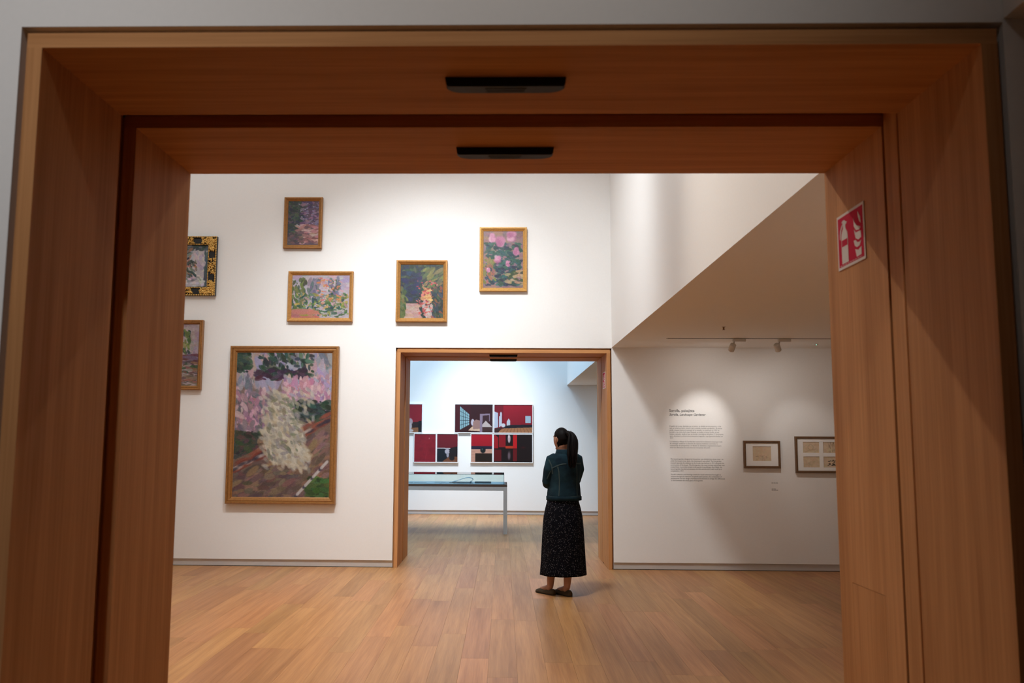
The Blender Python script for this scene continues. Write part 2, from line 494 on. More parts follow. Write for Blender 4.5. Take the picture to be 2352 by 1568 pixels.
# ------------------------------------------------------------------ the two oak door linings
def make_portal(idx, y0, label, hatch_front):
    root = struct_root('door_%d' % idx, label, (XC, y0, 0))
    g1, g2, t = YG1 - Y1F, YG2 - Y1F, T
    he = HCL
    # jambs
    for s in (-1, 1):
        for k, (a, b) in enumerate(((0.0, g1), (g2, t))):
            xa, xb = (HALF, HALF + FACE) if s > 0 else (-HALF - FACE, -HALF)
            mb = MB()
            hatch = s > 0 and ((k == 0) == hatch_front)
            if hatch:
                h0, h1, hz0, hz1 = (0.155, 0.425, 0.12, 1.017) if hatch_front else (0.737, 1.005, 0.12, 1.017)
                mb.box(xa, xb, a, h0, 0, he); mb.box(xa, xb, h1, b, 0, he)
                mb.box(xa, xb, h0, h1, hz1, he); mb.box(xa, xb, h0, h1, 0, hz0)
                g = 0.0018
                obj('hatch_panel', MB().box(xa, xb - 0.01, h0 + g, h1 - g, hz0 + g, hz1 - g), OAK_V, root)
            else:
                mb.box(xa, xb, a, b, 0, he)
            obj('jamb_panel', mb, OAK_V, root)
        # bottom of the groove
        xg = (HALF + 0.052, HALF + 0.056) if s > 0 else (-HALF - 0.056, -HALF - 0.052)
        obj('groove_back', MB().box(xg[0], xg[1], g1 - 0.01, g2 + 0.01, 0, he + 0.05), OAK_V, root)
        # packing between lining and wall, set back so that a shadow gap stays open
        xp = (HALF + FACE, HALF + FACE + GAP) if s > 0 else (-HALF - FACE - GAP, -HALF - FACE)
        pk = MB().box(xp[0], xp[1], 0.045, g1 - 0.012, 0, he + FACE).box(xp[0], xp[1], g2 + 0.012, t - 0.045, 0, he + FACE)
        obj('packing_strip', pk, OAK_V, root)
    for a, b in ((0.0, g1), (g2, t)):
        obj('soffit_panel', MB().box(-HALF - FACE, HALF + FACE, a, b, he, he + FACE), OAK_H, root)
    obj('groove_back', MB().box(-HALF - 0.05, HALF + 0.05, g1 - 0.01, g2 + 0.01, he + 0.052, he + 0.056), OAK_H, root)
    obj('packing_strip', MB().box(-HALF - FACE, HALF + FACE, 0.045, g1 - 0.012, he + FACE, he + FACE + GAP)
        .box(-HALF - FACE, HALF + FACE, g2 + 0.012, t - 0.045, he + FACE, he + FACE + GAP), OAK_H, root)
    # edge of the sliding door waiting in its pocket
    d = obj('sliding_door', MB().bbox(HALF + 0.004, HALF + 0.05, g1 + 0.020, g2 - 0.006, 0.006, he + 0.045, 0.002), OAK_V, root)
    d['label'] = 'oak leading edge of a sliding door in its pocket'
    return root
make_portal(1, Y1F, 'wide oak-lined doorway framing the view', False)
make_portal(2, Y2F, 'oak-lined doorway in the wall with the paintings', True)

# ------------------------------------------------------------------ door sensors on the soffits
def sensor(y, label):
    t = thing('door_sensor', label, 'door sensor', (XC, y, HCL), 0, 'black door sensors')
    w, d, h = 0.35, 0.066, 0.027
    def outline(ins, zz):
        a, r = w / 2 - ins * 0.6, 0.050
        pts = [(-a, ins * 0.2, zz), (a, ins * 0.2, zz)]
        y1 = d - ins
        for k in range(7):
            q = k / 6 * PI / 2
            pts.append((a - r + r * math.cos(q), y1 - r * 0.6 + r * 0.6 * math.sin(q), zz))
        for k in range(7):
            q = PI / 2 + k / 6 * PI / 2
            pts.append((-a + r + r * math.cos(q), y1 - r * 0.6 + r * 0.6 * math.sin(q), zz))
        return pts
    obj('housing', MB().loft([outline(0, 0), outline(0.004, -h * 0.72), outline(0.014, -h)], 0, False), BLACK, t)
    obj('lens_slot', MB().box(-0.055, 0.055, d - 0.034, d - 0.022, -h - 0.0012, -h + 0.004), SLOT, t)
    obj('lens_bar', MB().box(-0.06, 0.06, d - 0.048, d - 0.040, -h - 0.0015, -h + 0.004), BLACK, t)
    return t
sensor(2.405, 'black door sensor nearest the camera, under the oak lintel')
sensor(3.010, 'smaller-looking black door sensor behind the groove of the near lintel')
sensor(10.68, 'front black sensor under the far doorway lintel')
sensor(11.29, 'rear black sensor under the far doorway lintel')

# ------------------------------------------------------------------ fire extinguisher signs
def sign(y, z, label):
    W, H = 0.242, 0.203
    t = thing('fire_extinguisher_sign', label, 'sign', (XR, y, z), -PI / 2, 'fire extinguisher signs')
    obj('plate', MB().box(-W / 2, W / 2, -0.003, 0, -H / 2, H / 2), SIGN_W, t)
    b = 0.010
    obj('red_field', MB().box(-W / 2 + b, W / 2 - b, -0.0036, -0.003, -H / 2 + b, H / 2 - b), SIGN_R, t)
    def poly(name, pts, mat):
        obj(name, MB().prism(pts, -0.0042, -0.0036), mat, t)
    # bottle with shoulders and valve
    cx = -0.052
    body = [(cx - 0.029, -0.083), (cx + 0.029, -0.083), (cx + 0.029, 0.012), (cx + 0.026, 0.028), (cx + 0.016, 0.040), (cx + 0.011, 0.046),
            (cx + 0.011, 0.057), (cx + 0.020, 0.060), (cx + 0.026, 0.066), (cx + 0.012, 0.070), (cx + 0.004, 0.076), (cx - 0.012, 0.077),
            (cx - 0.022, 0.070), (cx - 0.010, 0.066), (cx - 0.010, 0.046), (cx - 0.018, 0.040), (cx - 0.027, 0.028), (cx - 0.029, 0.012)]
    poly('extinguisher_pictogram', body, SIGN_W)
    obj('bottle_label', MB().box(cx - 0.025, cx + 0.025, -0.0048, -0.0042, -0.020, 0.004), SIGN_R, t)
    hose = [(cx - 0.012, 0.066), (cx - 0.026, 0.058), (cx - 0.038, 0.044), (cx - 0.043, 0.024), (cx - 0.041, 0.010), (cx - 0.036, 0.010),
            (cx - 0.035, 0.026), (cx - 0.029, 0.042), (cx - 0.020, 0.053), (cx - 0.011, 0.060)]
    poly('hose_pictogram', hose, SIGN_W)
    fx = 0.060
    flames = [
        [(fx + 0.030, 0.055), (fx + 0.034, 0.030), (fx + 0.022, 0.040), (fx + 0.012, 0.060), (fx + 0.010, 0.078), (fx + 0.020, 0.066)],
        [(fx - 0.026, 0.062), (fx - 0.020, 0.046), (fx - 0.002, 0.030), (fx + 0.030, 0.018), (fx + 0.020, 0.010), (fx - 0.008, 0.014), (fx - 0.026, 0.032)],
        [(fx - 0.026, 0.020), (fx - 0.012, 0.006), (fx + 0.032, 0.004), (fx + 0.032, -0.020), (fx + 0.008, -0.024), (fx - 0.014, -0.014)],
        [(fx - 0.032, -0.020), (fx - 0.014, -0.020), (fx - 0.004, -0.030), (fx + 0.016, -0.034), (fx + 0.032, -0.030), (fx + 0.018, -0.046), (fx - 0.006, -0.048), (fx - 0.022, -0.040)],
        [(fx - 0.022, -0.052), (fx + 0.006, -0.060), (fx + 0.032, -0.052), (fx + 0.030, -0.080), (fx - 0.010, -0.082)]]
    for f in flames: poly('flame_pictogram', f, SIGN_W)
    for k in range(9):
        obj('small_print', MB().box(-0.100 + k * 0.022, -0.100 + k * 0.022 + 0.016, -0.0039, -0.0036, -0.0885, -0.0868), SIGN_W, t)
sign(3.090, 2.2495, 'red and white fire extinguisher sign on the near right jamb')
sign(10.752, 2.2495, 'small-looking fire extinguisher sign inside the far doorway')
#---SECTION3
# ------------------------------------------------------------------ flat pictures: colour grids on real canvases
class Art:
    def __init__(self, nx, ny, base, seed=1):
        nx, ny = int(nx * 1.8), int(ny * 1.8)
        self.nx, self.ny = nx, ny
        self.a = np.empty((ny, nx, 3)); self.a[:] = base
        self.r = np.random.RandomState(seed)
        self.X, self.Y = np.meshgrid((np.arange(nx) + 0.5) / nx, (np.arange(ny) + 0.5) / ny)
        self.asp = ny / nx
    def grad(self, y0, y1, c0, c1):
        t = np.clip((self.Y - y0) / (y1 - y0), 0, 1)[..., None]
        m = ((self.Y >= y0) & (self.Y <= y1))[..., None]
        self.a = np.where(m, np.array(c0) * (1 - t) + np.array(c1) * t, self.a)
        return self
    def ell(self, cx, cy, rx, ry, col, soft=0.15, ang=0.0, op=1.0):
        R = max(rx, ry / self.asp, rx * self.asp, ry) * (1 + soft) * 1.5
        i0, i1 = max(0, int((cx - R) * self.nx)), min(self.nx, int((cx + R) * self.nx) + 2)
        j0, j1 = max(0, int((cy - R) * self.ny)), min(self.ny, int((cy + R) * self.ny) + 2)
        if i0 >= i1 or j0 >= j1: return self
        x = self.X[j0:j1, i0:i1] - cx; y = (self.Y[j0:j1, i0:i1] - cy) * self.asp
        ca, sa = math.cos(ang), math.sin(ang)
        u, v = (x * ca + y * sa) / rx, (-x * sa + y * ca) / (ry * self.asp)
        d = np.sqrt(u * u + v * v)
        w = (np.clip((1 + soft - d) / (2 * soft + 1e-6), 0, 1) * op)[..., None]
        self.a[j0:j1, i0:i1] = self.a[j0:j1, i0:i1] * (1 - w) + np.array(col) * w
        return self
    def poly(self, pts, col, op=1.0):
        inside = np.zeros(self.X.shape, bool)
        n = len(pts)
        for i in range(n):
            x0, y0 = pts[i]; x1, y1 = pts[(i + 1) % n]
            if y0 == y1: continue
            c = ((self.Y > y0) != (self.Y > y1)) & (self.X < (x1 - x0) * (self.Y - y0) / (y1 - y0) + x0)
            inside ^= c
        w = inside[..., None] * op
        self.a = self.a * (1 - w) + np.array(col) * w
        return self
    def strokes(self, n, box, cols, size, aspect=2.0, ang=0.0, spread=0.6, jit=12, op=0.85):
        x0, y0, x1, y1 = box
        size *= 0.78; n = int(n * 1.6)
        for _ in range(n):
            c = np.array(cols[self.r.randint(len(cols))], float) + self.r.uniform(-jit, jit, 3)
            s = size * self.r.uniform(0.35, 1.25)
            self.ell(self.r.uniform(x0, x1), self.r.uniform(y0, y1), s * max(1.5, aspect) * self.r.uniform(0.8, 1.5), s * 0.85 / self.asp, np.clip(c, 0, 255), 0.16,
                     ang + self.r.uniform(-spread, spread), op)
        return self
    def noise(self, amp):
        n = self.r.uniform(-1, 1, self.a.shape[:2])
        k = (n + np.roll(n, 1, 1) + np.roll(n, 2, 1) + np.roll(n, 1, 0)) / 2
        self.a += k[..., None] * amp
        return self
    def mesh(self, name, w, h, y=0.0, gain=1.0):
        nx, ny = self.nx, self.ny
        me = bpy.data.meshes.new(name)
        ii, jj = np.meshgrid(np.arange(nx), np.arange(ny))
        co = np.stack([(ii / (nx - 1) - 0.5) * w, np.full(ii.shape, y), (0.5 - jj / (ny - 1)) * h], -1).reshape(-1, 3)
        idx = np.arange(nx * ny).reshape(ny, nx)
        q = np.stack([idx[:-1, :-1], idx[1:, :-1], idx[1:, 1:], idx[:-1, 1:]], -1).reshape(-1, 4)
        me.from_pydata(co.tolist(), [], q.tolist())
        att = me.color_attributes.new('paint', 'FLOAT_COLOR', 'POINT')
        c = np.ones((nx * ny, 4)); c[:, :3] = lin(np.clip(self.a * gain, 0, 255)).reshape(-1, 3)
        att.data.foreach_set('color', c.astype(np.float32).ravel())
        me.update()
        return me

GREEN_D, GREEN_M, GREEN_L = (26, 48, 40), (60, 84, 48), (112, 128, 66)
TEAL, NAVY = (38, 78, 80), (28, 38, 66)
LAV, LAV_D, PINK, PINK_L = (176, 168, 196), (128, 116, 150), (196, 140, 160), (222, 184, 192)
CREAM, SAND, BROWN, TERRA = (214, 204, 180), (176, 148, 118), (112, 82, 62), (150, 74, 52)

def art_small(kind):
    if kind == 'B':      # dark leaves beside mauve light
        a = Art(72, 100, (92, 70, 88), 3)
        a.strokes(130, (0, 0, 0.55, 0.75), [GREEN_D, (36, 58, 50), NAVY, (70, 92, 62)], 0.05, 1.6)
        a.strokes(90, (0.45, 0, 1, 0.6), [(92, 62, 96), (70, 50, 88), (150, 110, 140), LAV_D], 0.05, 1.5)
        a.strokes(70, (0.35, 0.55, 1, 0.95), [(190, 136, 130), (150, 96, 96), (206, 168, 162), (110, 70, 70)], 0.06, 2.2, 0, 0.3)
        a.strokes(50, (0, 0.7, 0.5, 1), [(88, 64, 70), (60, 56, 62), (120, 90, 86)], 0.05, 1.6)
        a.strokes(16, (0.3, 0.05, 0.9, 0.6), [(190, 180, 205), (170, 160, 190)], 0.022, 1.3)
    elif kind == 'C':    # bright flower garden before a pale wall
        a = Art(120, 92, (196, 184, 196), 4)
        a.strokes(90, (0, 0, 1, 0.35), [(206, 194, 208), LAV, (190, 178, 196), (214, 176, 184)], 0.05, 1.8)
        a.strokes(50, (0.0, 0.1, 0.25, 0.85), [GREEN_M, GREEN_L, (88, 108, 62), (70, 96, 84)], 0.035, 1.2, 1.5)
        a.strokes(40, (0.3, 0.12, 0.48, 0.55), [LAV_D, (150, 136, 156), (94, 112, 112)], 0.04, 1.3, 1.5)
        a.strokes(40, (0.64, 0.12, 0.84, 0.55), [(96, 120, 84), (116, 124, 146), (80, 100, 76), LAV_D], 0.04, 1.3, 1.5)
        a.strokes(200, (0.1, 0.45, 0.95, 0.95), [GREEN_L, (150, 160, 76), (78, 118, 74), (204, 176, 96), (108, 138, 120), TEAL, (188, 150, 150)], 0.03, 1.3, 0, 1.5)
        a.strokes(36, (0, 0.82, 0.4, 1), [(206, 138, 116), (196, 120, 110), (150, 150, 76)], 0.05, 2.4, 0, 0.2)
        a.strokes(40, (0.45, 0.05, 0.85, 0.7), [(214, 150, 150), (206, 126, 120), (222, 176, 170), (226, 150, 90)], 0.022, 1.2)
        a.strokes(26, (0.5, 0.78, 0.95, 1), [(196, 176, 190), (210, 196, 204), (70, 108, 78)], 0.035, 1.8, 0, 0.3)
    elif kind == 'D':    # deep shade, warm flowers, pale path
        a = Art(92, 110, (40, 54, 50), 5)
        a.strokes(190, (0, 0, 1, 0.6), [GREEN_D, NAVY, (46, 66, 54), (74, 90, 60), (34, 46, 70)], 0.05, 1.5, 0.6, 1.0)
        a.strokes(40, (0.05, 0.15, 0.5, 0.65), [(30, 42, 78), (26, 36, 62), (40, 52, 84)], 0.06, 1.2)
        a.strokes(30, (0.55, 0.1, 1, 0.45), [(106, 116, 62), (140, 130, 74), (90, 100, 70)], 0.05, 2.2, -0.7, 0.3)
        a.poly([(0.12, 0.72), (0.42, 0.72), (0.5, 1), (0.04, 1)], (190, 152, 146))
        a.strokes(50, (0.08, 0.74, 0.46, 1), [(196, 160, 152), (180, 140, 136), (204, 172, 162)], 0.05, 2.2, 0, 0.2)
        a.strokes(40, (0.52, 0.45, 0.72, 0.72), [(220, 170, 104), (206, 150, 92), (226, 186, 126)], 0.035, 1.2)
        a.strokes(36, (0.54, 0.72, 0.80, 1), [(200, 182, 172), (188, 166, 160), (210, 196, 188)], 0.05, 1.3, 1.5, 0.3)
        a.strokes(60, (0.38, 0.3, 0.85, 0.95), [(196, 72, 72), (210, 96, 92), (176, 60, 66), (222, 130, 120)], 0.022, 1.1)
        a.strokes(60, (0.75, 0.4, 1, 1), [GREEN_D, (40, 60, 78), (150, 84, 62), (70, 84, 60)], 0.045, 1.4, 1.2)
        a.strokes(40, (0, 0.45, 0.14, 0.95), [(96, 108, 58), (120, 122, 70), GREEN_M], 0.045, 1.4, 1.4)
    elif kind == 'E':    # pink blossoms on teal leaves
        a = Art(84, 112, (150, 120, 122), 6)
        a.strokes(120, (0, 0, 1, 1), [(150, 118, 120), (136, 108, 118), (166, 130, 116), (142, 112, 128)], 0.07, 1.6)
        a.strokes(190, (0.08, 0.22, 0.92, 0.95), [(30, 74, 74), (44, 92, 88), (24, 50, 66), (38, 82, 62), (62, 104, 92), NAVY], 0.05, 1.3)
        a.strokes(30, (0.0, 0.5, 0.3, 0.9), [(118, 128, 62), (140, 136, 70), (176, 112, 90)], 0.045, 1.3, 1.2)
        a.strokes(30, (0.6, 0.7, 1, 0.92), [(196, 168, 130), (180, 150, 118), (54, 74, 40)], 0.045, 1.6)
        for cx, cy, s in ((0.22, 0.12, .10), (0.44, 0.19, .115), (0.70, 0.10, .11), (0.82, 0.36, .085), (0.36, 0.50, .085), (0.62, 0.57, .06), (0.14, 0.68, .05)):
            for k in range(16):
                a.ell(cx + a.r.uniform(-.6, .6) * s, cy + a.r.uniform(-.55, .55) * s, s * .55, s * .36,
                      np.array([(226, 160, 190), (206, 130, 166), (238, 188, 208), (188, 110, 150)][a.r.randint(4)]), 0.4, a.r.uniform(0, 3), 0.8)
    elif kind == 'A':    # dark boughs over a pale wall
        a = Art(84, 84, (176, 168, 172), 8)
        a.strokes(110, (0, 0.1, 1, 1), [(178, 170, 178), (190, 184, 186), (160, 152, 164), (196, 188, 180)], 0.06, 1.5, 1.4, 0.4)
        a.strokes(60, (0, 0, 1, 0.12), [(30, 50, 52), (48, 66, 64), (90, 100, 98)], 0.05, 1.6)
        a.strokes(70, (0.0, 0.1, 0.6, 0.5), [(60, 78, 70), (34, 52, 56), (130, 128, 130), (150, 104, 76)], 0.04, 1.8, -0.6, 0.8)
        a.strokes(50, (0.4, 0.4, 0.75, 0.75), [(38, 60, 60), (120, 122, 116), (160, 112, 84)], 0.035, 1.8, 1.0)
        a.strokes(24, (0.92, 0.05, 1, 1), [(70, 84, 96), (52, 66, 80)], 0.04, 2.0, 1.5, 0.2)
        a.strokes(30, (0.3, 0.72, 0.9, 1), [(196, 190, 196), (140, 136, 146), (110, 120, 112)], 0.04, 1.4)
    else:                # F: shaded garden corner with a pale wall
        a = Art(72, 110, (190, 172, 176), 9)
        a.strokes(60, (0, 0, 1, 0.25), [(196, 178, 182), (184, 166, 172), (206, 190, 190)], 0.07, 1.6)
        a.strokes(110, (0, 0.1, 0.84, 0.5), [(84, 112, 62), (118, 140, 72), (48, 74, 56), (36, 56, 50), (150, 160, 90)], 0.05, 1.3, 1.4)
        a.strokes(50, (0.84, 0.15, 1, 0.55), [(186, 168, 174), (172, 154, 162)], 0.06, 1.6, 1.5, 0.2)
        a.strokes(60, (0, 0.5, 1, 0.66), [(120, 104, 124), (146, 130, 144), (84, 70, 84), (110, 60, 64)], 0.05, 2.4, 0, 0.2)
        a.strokes(46, (0, 0.62, 1, 0.78), [(160, 142, 140), (186, 164, 160), (54, 86, 56), (150, 96, 84)], 0.045, 2.0, 0, 0.3)
        a.strokes(60, (0, 0.78, 1, 1), [(126, 108, 92), (150, 128, 108), (104, 88, 78), (170, 110, 96)], 0.05, 2.2, 0, 0.3)
    return a.noise(9)

def art_big():           # a flowering garden: pink beds, a pale blossoming mass, a brown path
    a = Art(150, 224, (140, 118, 112), 12)
    a.strokes(190, (0, 0, 1, 0.24), [LAV, (150, 152, 176), (186, 178, 190), (120, 126, 134), (196, 170, 160)], 0.045, 2.0, 1.4, 0.5)
    a.strokes(44, (0.0, 0.0, 0.14, 0.14), [GREEN_D, (52, 78, 66), (78, 102, 80)], 0.03, 1.5, 0.3, 0.6)
    a.strokes(70, (0.24, 0.0, 0.80, 0.16), [GREEN_D, (52, 78, 66), (90, 112, 92), (60, 66, 78)], 0.028, 1.5, 0.9, 0.9)
    a.strokes(44, (0.22, 0.13, 0.75, 0.19), [(70, 42, 66), (52, 36, 58), (40, 62, 56), (92, 60, 84)], 0.03, 1.8, 0, 0.5)
    a.strokes(260, (0.5, 0.18, 1, 0.42), [PINK, PINK_L, (206, 158, 172), (170, 130, 160), (226, 196, 200), LAV], 0.032, 1.4, 1.2, 0.8)
    a.strokes(200, (0, 0.28, 0.4, 0.62), [(180, 138, 152), (160, 130, 150), PINK_L, (140, 120, 136), (110, 110, 118)], 0.034, 1.4, 1.2, 0.8)
    a.strokes(110, (0.6, 0.34, 1, 0.48), [GREEN_D, (60, 84, 76), (84, 96, 92), (44, 60, 62)], 0.032, 1.3)
    a.strokes(70, (0.0, 0.55, 0.3, 0.72), [(54, 76, 60), (70, 80, 66), (96, 70, 70), (40, 56, 48)], 0.034, 1.3)
    a.poly([(0, 0.75), (1, 0.44), (1, 1), (0, 1)], (124, 100, 86))
    a.strokes(330, (0.25, 0.58, 1, 0.98), [(140, 112, 94), (120, 96, 84), (156, 124, 104), (108, 86, 78), (132, 110, 104)], 0.04, 1.8, -0.5, 0.5)
    a.strokes(200, (0, 0.80, 0.7, 1), [(126, 104, 92), (110, 92, 84), (146, 120, 100), (96, 80, 76)], 0.04, 1.8, -0.4, 0.5)
    for k in range(60):
        t = a.r.uniform(0, 1)
        a.ell(t, 0.80 - 0.35 * t + a.r.uniform(-.035, .035), 0.06, 0.012, np.array([(136, 64, 52), (120, 56, 48), (150, 80, 62)][a.r.randint(3)]), 0.4, -0.47, 0.8)
    for k in range(26):
        t = a.r.uniform(0, 1)
        a.ell(t, 0.815 - 0.35 * t + a.r.uniform(-.008, .008), 0.045, 0.010, np.array([(46, 46, 66), (196, 186, 180)][k % 2]), 0.4, -0.47, 0.7)
    # pale blossoming shrub, loose and leaning, broad at the foot
    tri = [(0.40, 0.27), (0.52, 0.30), (0.62, 0.44), (0.74, 0.62), (0.80, 0.74), (0.62, 0.80), (0.42, 0.76), (0.30, 0.60), (0.32, 0.42)]
    n_in = 0
    while n_in < 620:
        x, y = a.r.uniform(0.28, 0.82), a.r.uniform(0.25, 0.82)
        ins = False
        for i in range(len(tri)):
            xa, ya = tri[i]; xb, yb = tri[(i + 1) % len(tri)]
            if (ya > y) != (yb > y) and x < (xb - xa) * (y - ya) / (yb - ya) + xa: ins = not ins
        if not ins and a.r.rand() > 0.12: continue
        n_in += 1
        c = np.array([CREAM, (216, 208, 186), (192, 186, 172), (200, 182, 150), (172, 170, 168), (222, 216, 198), (158, 156, 148)][a.r.randint(7)], float)
        a.ell(x, y, 0.034, 0.011, c + a.r.uniform(-10, 10), 0.4, a.r.uniform(0.2, 1.6), 0.7)
    a.strokes(60, (0.35, 0.32, 0.70, 0.74), [(120, 126, 104), (150, 150, 130), (150, 146, 150)], 0.024, 1.6, 0.6, 1.0, 10, 0.6)
    a.strokes(60, (0.78, 0.86, 1, 1), [(58, 92, 48), (40, 66, 38), (80, 112, 60)], 0.035, 1.3)
    for k in range(20):
        t = k / 20
        a.ell(0.66 + 0.32 * t, 0.985 - 0.24 * t, 0.022, 0.010, np.array((206, 200, 198) if k % 5 else (70, 66, 84)), 0.3, -0.85, 0.9)
    return a.noise(9)

def painting(name, x0, x1, z0, z1, art, prof, inset, depth_c, mats, label, cat='painting', group='framed paintings on the middle wall', y=Y2F, canvas='canvas', cmat=None):
    w, h = x1 - x0, z1 - z0
    t = thing(name, label, cat, ((x0 + x1) / 2, y, (z0 + z1) / 2), 0, group)
    fr = obj('frame', MB().frame(w, h, prof), mats[0], t)
    if len(mats) > 1:
        i = prof[-1][0]
        obj('sight_edge', MB().frame(w - 2 * i + 0.004, h - 2 * i + 0.004, [(0, prof[-1][1] - 0.004), (0.003, prof[-1][1] + 0.002), (0.010, prof[-1][1] - 0.004), (0.010, 0.0)]), mats[1], t)
    cw, ch = w - 2 * inset, h - 2 * inset
    c = obj(canvas, art.mesh(canvas, cw + 0.01, ch + 0.01, -depth_c, 0.86), cmat or OIL, t)
    obj('backing', MB().box(-cw / 2 - 0.008, cw / 2 + 0.008, -depth_c + 0.002, 0, -ch / 2 - 0.008, ch / 2 + 0.008), WALNUT, t)
    return t

P_STEP = [(0.0, 0.0), (0.0, 0.056), (0.010, 0.062), (0.020, 0.054), (0.030, 0.058), (0.045, 0.044), (0.050, 0.036), (0.050, 0.0)]
P_BIG = [(0.0, 0.0), (0.0, 0.066), (0.008, 0.078), (0.024, 0.078), (0.030, 0.066), (0.040, 0.070), (0.062, 0.064), (0.072, 0.050), (0.080, 0.046), (0.080, 0.0)]
P_SCOOP = [(0.0, 0.0), (0.0, 0.046), (0.006, 0.052), (0.016, 0.052), (0.022, 0.046), (0.044, 0.030), (0.047, 0.026), (0.047, 0.0)]
P_SCOOP_D = [(0.0, 0.0), (0.0, 0.056), (0.008, 0.062), (0.018, 0.062), (0.024, 0.054), (0.048, 0.030), (0.050, 0.026), (0.050, 0.0)]
painting('framed_painting', -2.716, -2.240, 3.838, 4.484, art_small('B'), P_SCOOP, 0.047, 0.024, [GOLD2], 'small upright gilt-framed painting in dark green and mauve, highest on the wall')
painting('framed_painting', -2.638, -1.838, 2.930, 3.552, art_small('C'), P_SCOOP, 0.047, 0.024, [GOLD], 'wide gilt-framed painting of a bright flower garden')
painting('framed_painting', -1.308, -0.684, 2.928, 3.690, art_small('D'), P_SCOOP_D, 0.050, 0.024, [GOLD], 'gilt-framed painting of deep green shade with red flowers and a pale path')
painting('framed_painting', -0.291, 0.288, 3.308, 4.105, art_small('E'), P_SCOOP, 0.047, 0.024, [plain('light_gilt_wood', (0.62, 0.34, 0.10, 1), 0.36, metal=0.35, vary=0.3, scale=55, bump=0.15)], 'gilt-framed painting of pink blossoms on teal leaves')
painting('framed_painting', -3.311, -1.990, 0.735, 2.626, art_big(), P_BIG, 0.080, 0.044, [GOLD2, GILT_LINE], 'largest painting, a flowering garden with a pale mass and brown path')
painting('framed_painting', -4.32, -3.665, 2.091, 2.943, art_small('F'), P_STEP, 0.050, 0.030, [GOLD2], 'brown-framed garden painting half hidden behind the left jamb, lower of two')

# the ornate black and gold frame at the left edge
def ornate():
    x0, x1, z0, z1 = -4.30, -3.536, 3.246, 3.987
    w, h = x1 - x0, z1 - z0
    t = thing('framed_painting', 'painting in an ornate black and gold frame, cut by the left jamb', 'painting', ((x0 + x1) / 2, Y2F, (z0 + z1) / 2), 0, 'framed paintings on the middle wall')
    iw = 0.112
    obj('frame', MB().frame(w, h, [(0, 0), (0, 0.05), (0.012, 0.056), (0.03, 0.042), (0.085, 0.042), (0.095, 0.05), (iw, 0.036), (iw, 0.0)]), EBONY, t)
    rg = random.Random(5)
    def bead_rail(ins, out, r):
        a, b = w / 2 - ins, h / 2 - ins
        mb = MB()
        n = int(2 * a / (r * 2.1))
        for k in range(n + 1):
            x = -a + 2 * a * k / n
            for z in (-b, b): mb.ball((x, -out, z), r, r * .8, r, 6, 4)
        n = int(2 * b / (r * 2.1))
        for k in range(1, n):
            z = -b + 2 * b * k / n
            for x in (-a, a): mb.ball((x, -out, z), r, r * .8, r, 6, 4)
        obj('bead_rail', mb, GOLD3, t)
    bead_rail(0.008, 0.054, 0.010)
    bead_rail(0.100, 0.047, 0.009)
    mid = 0.056
    def leaf_cluster(cx, cz, sx, sz):
        mb = MB()
        for k in range(46):
            px_, pz_ = cx + rg.uniform(-sx, sx), cz + rg.uniform(-sz, sz)
            a = rg.uniform(0, PI)
            r1, r2_ = rg.uniform(0.012, 0.026), rg.uniform(0.007, 0.013)
            n = 8
            rings = []
            for q in range(5):
                tt = q / 4 * PI * 0.48
                ring = []
                for j in range(n):
                    an = 2 * PI * j / n
                    u, v = r1 * math.cos(an) * math.cos(tt), r2_ * math.sin(an) * math.cos(tt)
                    ring.append((px_ + u * math.cos(a) - v * math.sin(a), -0.040 - 0.024 * math.sin(tt), pz_ + u * math.sin(a) + v * math.cos(a)))
                rings.append(ring)
            mb.loft(rings)
        obj('gilt_ornament', mb, GOLD3, t)
    A, B = w / 2 - mid, h / 2 - mid
    for sx in (-1, 1):
        for sz in (-1, 1):
            leaf_cluster(sx * A, sz * B, 0.04, 0.04)
            leaf_cluster(sx * A, sz * (B - 0.085), 0.034, 0.045)
            leaf_cluster(sx * (A - 0.085), sz * B, 0.045, 0.034)
        leaf_cluster(sx * A, 0, 0.034, 0.095)
    for sz in (-1, 1): leaf_cluster(0, sz * B, 0.095, 0.034)
    obj('canvas', art_small('A').mesh('canvas', w - 2 * iw + 0.01, h - 2 * iw + 0.01, -0.03), OIL, t)
    obj('backing', MB().box(-w / 2 + iw - 0.008, w / 2 - iw + 0.008, -0.028, 0, -h / 2 + iw - 0.008, h / 2 - iw + 0.008), WALNUT, t)
ornate()

